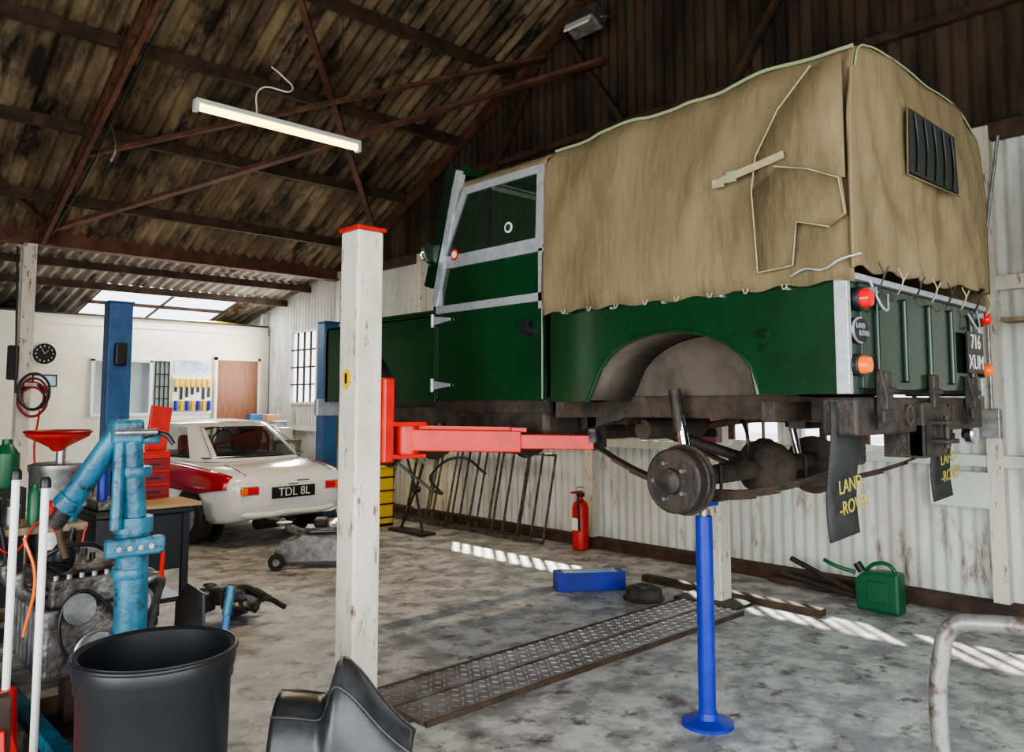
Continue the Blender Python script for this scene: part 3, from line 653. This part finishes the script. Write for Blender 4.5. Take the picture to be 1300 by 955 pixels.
# ------------------------------------------------------------ white coupe
group('classic_coupe_car',(4.17,7.82,0))
XF=Matrix.Translation((4.17,7.80,0))@Matrix.Rotation(math.radians(5),4,'Z')
ST=[(0,.50,.44,.64),(.015,.60,.38,.69),(.05,.67,.33,.73),(.12,.715,.28,.765),(.25,.75,.25,.79),(.45,.775,.23,.815),(.7,.788,.22,.84),(1.0,.79,.2,.86),(1.6,.79,.2,.87),(2.4,.79,.2,.87),(2.8,.785,.2,.855),(3.3,.775,.22,.82),(3.7,.75,.25,.76),(3.95,.70,.3,.70),(4.05,.64,.36,.64),(4.08,.56,.42,.58)]
def half(w,zb,zt):
    h=zt-zb; k=h/.65
    return [(0,zt+.02*k),(.3*w,zt+.018*k),(.6*w,zt+.01*k),(.8*w,zt-.006*k),(.90*w,zt-.03*k),(.955*w,zt-.065*k),(.985*w,zt-.12*k),(w,zt-.2*k),(w,zt-.33*k),(.985*w,zb+.14*k),(.95*w,zb+.05*k),(.86*w,zb),(.4*w,zb),(0,zb)]
def interp(y):
    for a,b in zip(ST,ST[1:]):
        if a[0]<=y<=b[0]:
            t=(y-a[0])/(b[0]-a[0]); return [a[i]+(b[i]-a[i])*t for i in range(1,4)]
    return ST[-1][1:]
V=[];F=[]
for(y,w,zb,zt) in ST:
    hh=half(w,zb,zt); ring=hh+[(-x,z) for x,z in hh[-2:0:-1]]
    V+=[(x,y,z) for x,z in ring]
n=26
for j in range(len(ST)-1):
    for i in range(n): F.append((j*n+i,j*n+(i+1)%n,(j+1)*n+(i+1)%n,(j+1)*n+i))
F.append(tuple(range(n)));F.append(tuple((len(ST)-1)*n+i for i in range(n)))
body=mk('body',V,F,'white',smooth=True,ang=60)
cut=[]
for yy in(.78,3.13):
    for s in(-1,1):
        c=cyl('cut',(s*.5,yy,.31),(s*1.0,yy,.31),.335,'dark',n=36); cut.append(c)
bpy.context.view_layer.update()
for c in cut:
    md=body.modifiers.new('b','BOOLEAN'); md.object=c; md.operation='DIFFERENCE'; md.solver='EXACT'
dg=bpy.context.evaluated_depsgraph_get(); me2=bpy.data.meshes.new_from_object(body.evaluated_get(dg)); body.modifiers.clear(); body.data=me2
for c in cut: bpy.data.objects.remove(c)
for yy in(.78,3.13):
    for s in(-1,1):
        lathe('tyre',[(.18,-.09),(.27,-.085),(.295,-.06),(.3,0),(.295,.06),(.27,.085),(.18,.09)],(s*.695,yy,.3),(1,0,0),'blackm',closed=True)
        lathe('wheel_rim',[(.18,.08),(.17,.05),(.08,.04),(.06,.07),(0,.075)],(s*.695,yy,.3),(s,0,0),'steel')
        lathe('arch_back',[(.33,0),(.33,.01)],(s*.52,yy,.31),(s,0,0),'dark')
for s in(-1,1):
    rows=[]
    for k in range(36):
        y=.10+k*.108; w,zb,zt=interp(y); pts=half(w,zb,zt)
        row=[]
        for i in (4,5,6,7):
            x,z=pts[i]; row.append((s*(x+.006),y,z+.004))
        f=min(1,max(.1,(y-.05)/.5))
        row.append((s*(w+.006),y,row[-1][2]-.10*f))
        rows.append(row)
    grid('red_stripe',rows,'stripe',solid=.003)
NA=120;NS=12;V=[];F=[];MI=[]
def gh(s):
    z=.85+.40*s
    e=s**1.15
    yr=.60+.66*e; yf=2.86-.66*s; w=.685-.165*(s**1.2)
    return z,yr,yf,w
def sp(v,p): return math.copysign(abs(v)**p,v)
ring=[]
for j in range(NS+1):
    z,yr,yf,w=gh(j/NS); c=(yr+yf)/2; l=(yf-yr)/2
    for i in range(NA):
        a=2*math.pi*i/NA; X=sp(math.cos(a),.42); Yn=sp(math.sin(a),.42)
        V.append((X*w,c+l*Yn*(1-.05*X*X),z))
        if j==0: ring.append((X,Yn))
for j in range(NS):
    for i in range(NA):
        F.append((j*NA+i,j*NA+(i+1)%NA,(j+1)*NA+(i+1)%NA,(j+1)*NA+i))
        X=(ring[i][0]+ring[(i+1)%NA][0])/2; Yn=(ring[i][1]+ring[(i+1)%NA][1])/2
        g=0; s=(j+.5)/NS
        if .10<s<.90:
            if abs(Yn)>.95 and abs(X)<.88: g=1
            elif abs(X)>.95 and -.70<Yn<.84 and abs(Yn+.10)>.03: g=1
        MI.append(g)
z,yr,yf,w=gh(1); c=(yr+yf)/2;l=(yf-yr)/2
prev=NS*NA
for k in range(1,7):
    q=1-k/6.0
    st=len(V)
    for i in range(NA):
        a=2*math.pi*i/NA; X=sp(math.cos(a),.42);Yn=sp(math.sin(a),.42)
        V.append((X*w*max(q,.001),c+l*Yn*max(q,.001)*(1-.05*X*X),z+.055*(1-q**2.2)))
    for i in range(NA):
        F.append((prev+i,prev+(i+1)%NA,st+(i+1)%NA,st+i)); MI.append(0)
    prev=st
gho=mk('cabin_shell',V,F,'white',smooth=True,ang=70,recalc=False)
gho.data.materials.append(M['glassd'])
for p,g in zip(gho.data.polygons,MI): p.material_index=g
tube('rear_screen_trim',[( -.57,.685,.90),(.57,.685,.90),(.47,1.16,1.215),(-.47,1.16,1.215)],.006,'chrome',False,True)
bx('cabin_floor',-.6,.6,.75,2.6,.885,.895,'dark')
for s in(-.33,.33):
    bx('seat_back',s-.2,s+.2,1.5,1.6,.9,1.12,'seat',bevel=.05); bx('headrest',s-.1,s+.1,1.5,1.56,1.11,1.18,'black',bevel=.02)
tube('roll_bar',[(-.52,1.35,.9),(-.46,1.32,1.12),(-.3,1.3,1.2),(.3,1.3,1.2),(.46,1.32,1.12),(.52,1.35,.9)],.02,'red')
tube('roll_bar_diag',[(-.5,1.33,.92),(.4,1.31,1.17)],.018,'red',False)
tube('car_steering_wheel',[(.33+.15*math.cos(a),2.1,1.0+.14*math.sin(a)) for a in [i*math.pi/4 for i in range(8)]],.01,'black',cyclic=True)
for s in(-1,1):
    bx('tail_lamp',s*.50-.09,s*.50+.09,-.015,.05,.55,.625,'lens_red',bevel=.01); bx('tail_ind',s*.57-.035,s*.57+.035,-.021,.05,.555,.62,'lens_or',bevel=.008)
    bx('lamp_trim',s*.50-.10,s*.50+.10,-.008,.05,.54,.635,'chrome',bevel=.01)
bx('rear_plate',-.26,.26,-.03,-.008,.49,.61,'plate',bevel=.003); text('plate_text','TDL 8L',(0,-.033,.55),(1,0,0),(0,0,1),.125,'whitep')
bx('boot_badge',.05,.2,.0,.01,.655,.667,'dark'); bx('boot_handle',-.06,.06,-.012,.005,.625,.64,'chrome',bevel=.004)
for s in (-1,1): tube('boot_edge',[(s*.52,.06,.742),(s*.53,.25,.80),(s*.52,.5,.83)],.004,'dark')
tube('valance',[(-.62,.12,.36),(-.5,.03,.34),(0,.0,.34),(.5,.03,.34),(.62,.12,.36)],.03,'white')
cyl('exhaust_tip',(-.15,.2,.25),(-.15,-.06,.25),.035,'chrome'); cyl('exhaust_tip_in',(-.15,0,.25),(-.15,-.063,.25),.027,'dark')
cyl('silencer',(-.25,.3,.22),(.2,.3,.22),.08,'chassis')
for s in(-1,1): lathe('headlamp',[(.09,0),(.09,.03),(0,.05)],(s*.5,4.02,.55),(0,1,0),'chrome')
bx('grille',-.35,.35,4.06,4.09,.45,.56,'black')
XF=Matrix.Identity(4)

# ------------------------------------------------------------ wall-side items
group('fire_extinguisher',(6.15,5.46,0))
lathe('body',[(.07,0),(.085,.01),(.085,.42),(.07,.47),(.03,.5),(.025,.54)],(6.15,5.46,0),(0,0,1),'red')
bx('valve',6.12,6.18,5.43,5.49,.53,.57,'black'); bx('lever',6.02,6.17,5.44,5.48,.57,.59,'red',bevel=.004); bx('label',6.062,6.067,5.42,5.50,.2,.32,'whitep')
tube('hose',[(6.13,5.43,.55),(6.03,5.38,.56),(6.02,5.37,.4),(6.04,5.38,.2)],.012,'black')
tube('bracket',[(6.1,5.46,.57),(6.1,5.46,.63),(6.2,5.46,.62)],.006,'steel',False)
group('steel_trestle_ladder',(6.2,7.2,0))
for k in range(3):
    x0=6.05+.06*k; y0=5.85+.25*k;y1=8.7+.12*k; lst=[((x0+.15,y0,.93),(x0+.15,y1,.93),.025,.025),((x0-.05,y0,.03),(x0-.05,y1,.03),.025,.025)]
    for j in range(8-k): yy=y0+(y1-y0)*j/(7-k); lst.append(((x0-.05,yy,.03),(x0+.15,yy,.93),.018,.018))
    beams('ladder_frame_%d'%k,lst,'engine')
group('transmission_jack',(5.55,7.4,0))
tube('arm1',[(5.45,7.2,.02),(5.5,7.4,.5),(5.5,7.6,.9)],.015,'chassis',False); tube('arm2',[(5.55,7.75,.02),(5.5,7.4,.5),(5.45,7.2,.8)],.015,'chassis',False); bx('foot',5.4,5.6,7.15,7.8,0,.03,'chassis'); lathe('pivot',[(.04,-.04),(.04,.04)],(5.5,7.4,.5),(1,0,0),'chassis')
tube('screw',[(5.45,7.2,.8),(5.5,7.6,.9)],.012,'steel',False); bx('top_plate',5.4,5.6,7.15,7.65,.9,.93,'chassis')
group('yellow_parts_crate',(5.5,8.25,0))
bx('bottom',5.35,5.65,8.05,8.45,.0,.04,'yellow')
for nm,p in(('a',(5.35,5.37,8.05,8.45,0,.7)),('b',(5.63,5.65,8.05,8.45,0,.7)),('c',(5.35,5.65,8.05,8.07,0,.7)),('d',(5.35,5.65,8.43,8.45,0,.7))): bx('side_'+nm,*p,'yellow',bevel=.006)
for k in range(4): bx('rib_%d'%k,5.345,5.655,8.045,8.05,.1+.16*k,.12+.16*k,'dark')
bx('lid',5.33,5.67,8.03,8.47,.7,.73,'yellow',bevel=.01)
group('jerry_can',(5.92,2.38,0))
prism('body',[(2.22,0),(2.53,0),(2.54,.21),(2.48,.275),(2.36,.29),(2.22,.29)],'YZ',5.84,5.98,'greenp',bevel=.025)
tube('handle',[(5.91,2.26,.28),(5.91,2.31,.335),(5.91,2.41,.33),(5.91,2.48,.27)],.014,'greenp'); cyl('cap',(5.91,2.5,.265),(5.91,2.54,.32),.03,'black')
tube('spout',[(5.91,2.55,.25),(5.85,2.68,.29),(5.85,2.76,.32)],.015,'greenp')
bx('panel',5.83,5.84,2.29,2.44,.07,.22,'greenp',bevel=.01)
group('scrap_pipe_offcuts',(6.1,2.8,0))
tube('p1',[(6.12,2.65,.05),(6.2,3.2,.22)],.022,'chassis',False);tube('p2',[(6.05,2.62,.04),(6.22,3.3,.08)],.02,'chassis',False);beam('p3',(6.2,2.3,.03),(6.2,3.4,.03),.05,.04,'steel_dark')
group('parts_carton',(4.95,4.3,0))
R=(0,0,-.62)
bx('box',4.64,5.20,4.19,4.37,0,.14,'blue_bright',rot=R,bevel=.004); bx('label',4.70,5.14,4.22,4.34,.14,.143,'poster',rot=R)
group('rusty_brake_drum',(4.95,3.76,0))
lathe('drum',[(.15,0),(.16,.015),(.14,.03),(.14,.08),(.12,.09),(.06,.09),(.055,.075)],(4.95,3.76,0),(0,0,1),'underrust')
lathe('hub_ring',[(.07,.09),(.07,.11),(.04,.11),(.04,.09)],(4.95,3.76,0),(0,0,1),'chassis')
group('floor_handrail',(2.48,.81,0))
tube('rail',[(2.47,.84,0.0),(2.47,.84,.45),(2.47,.83,.78),(2.475,.80,.865),(2.48,.72,.89),(2.5,.4,.89),(2.5,-.3,.89),(2.5,-.42,.85),(2.5,-.46,.76),(2.5,-.46,0)],.024,'wpipe')

group('trolley_jack',(3.78,6.6,0))
XF=Matrix.Translation((3.78,6.6,0))@Matrix.Rotation(math.radians(-35),4,'Z')
for s in(-1,1):
    prism('side_%d'%s,[(-.35,.06),(-.35,.2),(-.1,.3),(.15,.27),(.36,.14),(.36,.06)],'XZ',s*.13-.012,s*.13+.012,'steel',bevel=.006)
    lathe('front_wheel_%d'%s,[(.07,-.03),(.075,0),(.07,.03)],(-.33,s*.19,.075),(0,1,0),'blackm'); lathe('rear_wheel_%d'%s,[(.05,-.02),(.055,0),(.05,.02)],(.34,s*.17,.055),(0,1,0),'blackm')
    lathe('hub_%d'%s,[(.03,-.035),(.03,.035)],(-.33,s*.19,.075),(0,1,0),'steel')
beam('lift_arm',(.1,0,.2),(-.28,0,.36),.12,.06,'engine',.01); lathe('saddle',[(.06,0),(.07,.03),(.05,.03)],(-.29,0,.37),(0,0,1),'steel')
cyl('hydraulic_ram',(.3,0,.16),(-.05,0,.22),.05,'chassis'); bx('cover',-.15,.2,-.12,.12,.24,.30,'steel',bevel=.02); bx('top_plate',-.1,.25,-.13,.13,.33,.36,'engine',bevel=.01)
cyl('pump',(.25,.02,.2),(.25,.02,.42),.03,'steel'); tube('handle',[(.3,0,.25),(.4,0,.42),(.42,.02,.5)],.018,'steel'); bx('gauge',-.02,.1,-.1,.1,.36,.43,'chassis',bevel=.02)
bx('grip_red',.30,.36,-.03,.03,.36,.40,'red',bevel=.008)
XF=Matrix.Identity(4)

# ------------------------------------------------------------ left foreground clutter
group('waste_bin',(.965,2.68,0)); BC=(.965,2.68,0)
lathe('tub',[(.20,0),(.215,.02),(.222,.3),(.228,.60),(.236,.615),(.236,.64),(.242,.655),(.246,.70),(.238,.715),(.225,.705),(.215,.5),(.20,.05),(0,.05)],BC,(0,0,1),'black',n=48)
tube('rim_bead',[(.965+.243*math.cos(a),2.68+.243*math.sin(a),.705) for a in [i*math.pi/8 for i in range(16)]],.008,'black',cyclic=True)
group('engine_crane',(1.08,3.39,0))
bx('leg_l',.90,.96,3.36,4.6,.08,.14,'blue_crane');bx('leg_r',1.24,1.30,3.36,4.6,.08,.14,'blue_crane');bx('cross_leg',.88,1.38,3.32,3.42,.08,.15,'blue_crane')
for k,(x,y) in enumerate(((.93,3.40),(1.35,3.37),(.93,4.57),(1.27,4.57))): lathe('castor_%d'%k,[(.04,-.015),(.04,.015)],(x,y,.041),(1,0,0),'blackm')
cyl('mast_lower',(1.12,3.39,.14),(1.11,3.39,1.0),.062,'blue_crane'); cyl('mast_collar',(1.11,3.39,.98),(1.11,3.39,1.04),.075,'blue_crane'); cyl('mast_upper',(1.11,3.39,1.04),(1.08,3.39,1.38),.05,'blue_crane')
bx('head',1.01,1.13,3.34,3.44,1.33,1.43,'blue_crane',bevel=.015)
for zz in(.55,.8,1.2): lathe('band_%d'%int(zz*100),[(.066,0),(.070,.01),(.070,.03),(.066,.04)],(1.105,3.39,zz),(0,0,1),'blue_crane')
cyl('boom_tube',(1.05,3.40,1.38),(.90,3.54,1.08),.045,'blue_crane'); cyl('boom_inner',(.91,3.53,1.09),(.87,3.57,1.01),.034,'chassis'); cyl('boom_cap',(.925,3.52,1.12),(.90,3.54,1.08),.056,'blue_crane')
cyl('side_ram',(1.03,3.34,1.0),(1.04,3.36,1.34),.022,'blue_crane')
bx('clamp_bracket',.98,1.20,3.27,3.32,.90,.97,'blue_crane',bevel=.01); cyl('ram_pin',(1.0,3.3,1.38),(1.16,3.3,1.38),.012,'steel')
bx('lug',1.12,1.2,3.36,3.42,1.33,1.38,'blue_crane',bevel=.01); tube('release',[(1.12,3.36,1.36),(1.19,3.3,1.37),(1.22,3.28,1.33)],.01,'black')
for k in range(4): cyl('bolt_%d'%k,(1.02+.04*k,3.275,.935),(1.02+.04*k,3.26,.935),.01,'steel')
tube('chain',[(.885,3.555,1.03),(.89,3.55,.95),(.91,3.54,.88)],.012,'steel_dark')

group('removed_engine',(1.1,4.1,0))
bx('stand_base',1.0,1.2,3.85,4.45,.0,.06,'steel_dark'); bx('stand_col',1.06,1.14,4.05,4.15,.06,.35,'steel_dark')
bx('block',.90,1.33,3.8,4.35,.33,.62,'engine',bevel=.02); bx('head',.93,1.30,3.82,4.33,.62,.74,'engine',bevel=.015); bx('cam_cover',.98,1.25,3.85,4.3,.74,.80,'engine',bevel=.03)
lathe('crank_pulley',[(.09,0),(.095,.01),(.08,.02),(.095,.03),(.09,.04)],(1.11,3.79,.42),(0,-1,0),'steel'); lathe('water_pump_pulley',[(.06,0),(.065,.01),(.05,.02),(.065,.03)],(1.03,3.79,.62),(0,-1,0),'steel')
lathe('alternator',[(.05,0),(.07,.02),(.07,.12),(.05,.14)],(1.28,3.78,.6),(0,1,0),'steel')
for k in range(4):
    tube('manifold_%d'%k,[(1.30,3.88+.12*k,.66),(1.40,3.9+.11*k,.68),(1.42,3.98+.06*k,.56),(1.42,4.05,.4)],.022,'steel')
    tube('intake_%d'%k,[(.93,3.88+.12*k,.68),(.84,3.88+.12*k,.70),(.82,3.88+.12*k,.78)],.025,'engine'); lathe('plug_%d'%k,[(.012,0),(.012,.03)],(1.11,3.9+.12*k,.80),(0,0,1),'black')
for k in range(7): bx('casting_rib_%d'%k,.895,.90,3.85+.07*k,3.87+.07*k,.36,.6,'steel'); cyl('head_bolt_%d'%k,(.95+.05*k,3.825,.74),(.95+.05*k,3.825,.76),.012,'steel')
lathe('distributor',[(.03,0),(.045,.03),(.045,.09),(.03,.12)],(.98,3.86,.78),(0,-.3,1),'black')
tube('fan_belt',[(1.03,3.77,.69),(.96,3.77,.6),(1.03,3.77,.38),(1.16,3.77,.34),(1.21,3.77,.45),(1.10,3.77,.66)],.008,'black',cyclic=True)
tube('lead_1',[(.98,3.8,.8),(.88,3.72,.86),(1.03,3.7,.9),(1.18,3.75,.8)],.01,'black'); tube('lead_2',[(1.18,3.8,.82),(1.33,3.75,.86),(1.38,3.8,.7)],.01,'red'); tube('lead_3',[(.8,3.72,.95),(.84,3.7,.8),(.82,3.75,.55)],.006,'lens_or')
bx('gearbox_end',.98,1.22,4.35,4.7,.35,.6,'engine',bevel=.05)
group('gearbox_casing',(.78,3.9,0))
lathe('bell',[(.12,0),(.125,.03),(.10,.09),(.075,.15),(.065,.3),(.04,.33)],(.72,3.98,.14),(.1,-.3,.9),'engine'); bx('cradle',.6,.86,3.85,4.12,0,.14,'steel_dark')
group('parts_bench',(1.15,5.15,0))
bx('top',.85,1.38,4.95,5.35,.78,.82,'plank',bevel=.005); bx('shelf',.88,1.35,4.98,5.32,.3,.33,'plank')
for k,(x,y) in enumerate(((.88,4.98),(1.35,4.98),(.88,5.32),(1.35,5.32))): bx('leg_%d'%k,x-.02,x+.02,y-.02,y+.02,0,.78,'steel_dark')
for k,(x,h,r,m_) in enumerate(((.93,.2,.045,'black'),(1.03,.14,.05,'steel'),(1.13,.22,.035,'greenp'),(1.22,.12,.05,'red'),(1.31,.16,.04,'blue_crane'))):
    lathe('can_%d'%k,[(r,0),(r,h*.75),(r*.5,h*.9),(r*.4,h)],(x,5.05+.08*(k%2),.82),(0,0,1),m_)
tube('cable_red',[(.9,4.95,.84),(1.0,4.93,.7),(1.15,4.94,.85),(1.3,4.93,.66),(1.37,4.94,.8)],.006,'red')
tube('cable_black',[(.95,4.95,.84),(1.05,4.93,.5),(1.2,4.93,.4),(1.3,4.93,.8)],.012,'black')
group('loose_hub_parts',(1.55,4.4,0))
for k in range(8): lathe('hub_%d'%k,[(.04,0),(.055,.02),(.03,.05)],(1.53+.07*math.cos(k),4.36+.08*math.sin(k*1.7),.05+.04*(k%5)),(math.cos(k),math.sin(k),.8),'engine')
bx('tray',1.42,1.66,4.22,4.5,0,.04,'steel_dark')
group('leaning_black_panel',(1.56,3.9,0))
prism('panel',[(3.7,0),(4.1,0),(4.08,.5),(3.95,.62),(3.75,.6)],'YZ',1.55,1.565,'blackg',bevel=.004)
group('blue_lever_bar',(1.48,3.5,0))
cyl('bar',(1.46,3.42,.02),(1.56,3.47,.66),.016,'blue_post'); cyl('grip',(1.54,3.46,.56),(1.565,3.47,.68),.02,'blue_crane')

group('tall_support_stand',(.705,3.44,0))
cyl('pole',(.705,3.44,.42),(.705,3.44,1.22),.014,'whitep'); lathe('tip',[(.019,0),(.019,.03),(.012,.04)],(.705,3.44,1.21),(0,0,1),'black'); lathe('base',[(.09,0),(.09,.03),(.05,.08),(.035,.45)],(.705,3.44,0),(0,0,1),'red')
group('tall_support_stand',(.785,3.36,0))
cyl('pole',(.785,3.36,.2),(.785,3.36,1.19),.014,'whitep'); lathe('tip',[(.019,0),(.019,.03),(.012,.04)],(.785,3.36,1.18),(0,0,1),'black'); lathe('base',[(.05,0),(.05,.03),(.035,.08),(.02,.22)],(.785,3.36,0),(0,0,1),'red')
group('red_jack_stand',(.62,3.15,0))
prism('frame',[(3.0,0),(3.3,0),(3.2,.42),(3.1,.42)],'YZ',.60,.64,'red',bevel=.006); prism('frame_2',[(.5,0),(.78,0),(.66,.42),(.60,.42)],'XZ',3.13,3.17,'red',bevel=.006); bx('post',.60,.66,3.12,3.18,.3,.52,'steel_dark',bevel=.005)
group('blue_storage_crate',(.55,4.4,0)); bx('body',.36,.68,4.2,4.6,0,.6,'blue_bright',bevel=.01); bx('rim',.34,.70,4.18,4.62,.57,.62,'blue_bright',bevel=.01)
group('oil_drainer',(1.50,6.03,0))
lathe('drum',[(.19,0),(.195,.02),(.19,.4),(.2,.42),(.19,.44),(.19,1.02),(.2,1.05),(.2,1.08),(.17,1.09)],(1.50,6.03,0),(0,0,1),'steel'); cyl('stem',(1.48,5.98,1.08),(1.48,5.98,1.2),.03,'steel')
lathe('funnel_bowl',[(.03,0),(.06,.03),(.19,.10),(.2,.13),(.19,.13),(.05,.04),(0,.03)],(1.46,5.98,1.17),(0,0,1),'red')
lathe('funnel_rim',[(.2,.12),(.21,.13),(.2,.14),(.19,.13)],(1.46,5.98,1.17),(0,0,1),'red_dk')
group('workshop_trolley',(1.75,5.35,0))
bx('top',1.46,2.04,5.1,5.65,.80,.84,'black',bevel=.01); bx('shelf',1.48,2.0,5.13,5.62,.25,.28,'black'); bx('cabinet',1.48,2.0,5.14,5.62,.45,.80,'black',bevel=.01)
for k,(x,y) in enumerate(((1.49,5.14),(2.0,5.14),(1.49,5.61),(2.0,5.61))): bx('leg_%d'%k,x-.02,x+.02,y-.02,y+.02,.06,.82,'black'); lathe('wheel_%d'%k,[(.03,-.01),(.03,.01)],(x,y,.031),(1,0,0),'blackm')
bx('carton_flap',1.72,2.08,5.08,5.45,.842,.865,'card'); bx('tray_box',1.50,1.7,5.2,5.5,.84,.90,'engine',bevel=.01)
lathe('spray_can_1',[(.03,0),(.03,.16),(.012,.19)],(1.55,5.3,.9),(0,0,1),'blue_bright'); lathe('spray_can_2',[(.03,0),(.03,.16),(.012,.19)],(1.64,5.35,.9),(0,0,1),'black')
bx('red_tool_chest_body',1.80,2.02,5.47,5.65,.84,1.17,'red',bevel=.01); bx('red_tool_chest_lid',1.92,2.06,5.62,5.65,1.15,1.47,'red',bevel=.006,rot=(0,.12,0))
for k in range(3): bx('drawer_%d'%k,1.82,2.0,5.46,5.47,.87+.09*k,.945+.09*k,'red_dk',bevel=.004); bx('pull_%d'%k,1.87,1.95,5.45,5.46,.90+.09*k,.91+.09*k,'black')
group('floor_parts_pile',(2.35,5.3,0))
for k in range(14):
    a=random.uniform(0,6.28); p=Vector((2.35+.2*math.cos(a)*random.random(),5.4+.4*math.sin(a)*random.random(),.06+.04*(k%4)))
    if k%3==0: lathe('disc_%d'%k,[(.07,0),(.08,.02),(.05,.04),(.05,.06)],p,(math.cos(a)*.5,math.sin(a)*.5,1),'engine')
    elif k%3==1: tube('hose_%d'%k,[p,p+Vector((.1,.07,.05)),p+Vector((.2,-.05,.0))],.018,'blackm')
    else: bx('part_%d'%k,p.x-.08,p.x+.08,p.y-.05,p.y+.05,p.z-.05,p.z+.07,'chassis',bevel=.02,rot=(0,0,a))
group('removed_body_wing',(1.60,2.6,0))
P0=Vector((1.42,2.74,0));P1=Vector((1.80,2.42,0));cd_=Vector((-.688,-.725,0))
rows=[]
for j in range(29):
    t=j/28; row=[]
    h=.42+.15*math.exp(-((t-.45)/.06)**2 if t<.45 else -((t-.45)/.30)**2)-.16*t*t
    for i in range(13):
        u=i/12; p=P0+(P1-P0)*t+cd_*(.20*math.sin(u*math.pi*.5)-.05)
        row.append((p.x,p.y,.012+h*(1-u**2.4)))
    rows.append(row)
grid('panel',rows,'blackg',solid=.008)
tube('edge',[r[0] for r in rows],.006,'engine'); tube('fold',[(r[5][0]-.005,r[5][1]-.005,r[5][2]+.004) for r in rows],.006,'blackg')
group('office_side_bench',(6.0,12.2,0))
bx('top',5.80,6.28,11.5,12.8,.85,.9,'plank')
for k,(x,y) in enumerate(((5.83,11.55),(6.25,11.55),(5.83,12.75),(6.25,12.75))): bx('leg_%d'%k,x-.03,x+.03,y-.03,y+.03,0,.85,'plank')
for k in range(6): bx('item_%d'%k,5.9,6.15,11.55+.2*k,11.7+.2*k,.9,1.1+.1*(k%3),['whitep','steel','card','black','greenp','blue_post'][k],bevel=.01)
group('green_oil_bottle',(1.15,5.95,0))
lathe('bottle',[(.07,0),(.075,.02),(.075,.22),(.03,.28),(.03,.31)],(1.16,5.95,.95),(0,0,1),'greenp'); bx('plinth',1.05,1.26,5.85,6.05,0,.95,'dark')

# ------------------------------------------------------------ camera
cd=bpy.data.cameras.new('camera'); cam=bpy.data.objects.new('camera',cd); COL.objects.link(cam)
cam.location=(0,0,1.5); cam.rotation_euler=(math.radians(90+4.46),0,math.radians(-43.5))
cd.sensor_width=36; cd.lens=36*1000/1300; cd.shift_y=-45/1300; cd.clip_start=.05
sc.camera=cam

# ------------------------------------------------------------ light
w=bpy.data.worlds.new('world'); sc.world=w; w.use_nodes=True
bg=w.node_tree.nodes['Background']; bg.inputs[0].default_value=(.86,.93,1,1); bg.inputs[1].default_value=2.8
def light(nm,kind,loc,energy,color,size=None,sy=None,dirv=None):
    l=bpy.data.lights.new(nm,kind); l.energy=energy; l.color=color
    if kind=='AREA': l.shape='RECTANGLE'; l.size=size; l.size_y=sy
    o=bpy.data.objects.new(nm,l); o.location=loc; COL.objects.link(o)
    if dirv: o.rotation_euler=Vector(dirv).to_track_quat('-Z','Y').to_euler()
    return o
s=light('sun','SUN',(10,3,10),16,(1,.94,.82),dirv=(-.50,-.60,-.66)); s.data.angle=math.radians(1.4)
light('added_fill_left','AREA',(LX+.1,1.15,1.55),200,(1,.985,.96),4.2,2.8,(1,.15,0))  # added fill lamp in the unseen left opening, brightens the vehicle side
light('added_fill_front','AREA',(.5,Y0+.1,1.7),145,(1,.985,.96),6,2.9,(.1,1,0))  # added fill lamp behind the camera, brightens the room from the front
light('tube_glow','AREA',(3.2,6.3,3.85),55,(1,.78,.48),1.5,.06,(0,0,-1))
light('skylight_daylight','AREA',(4.6,13.3,3.0),140,(.98,.98,1),2.0,1.7,(0,-.3,-1))
light('office_window_daylight','AREA',(WX-.1,11.8,2.1),60,(1,.97,.9),.8,1.1,(-1,0,0))
sc.view_settings.look='AgX - Medium High Contrast'
sc.view_settings.exposure=.3
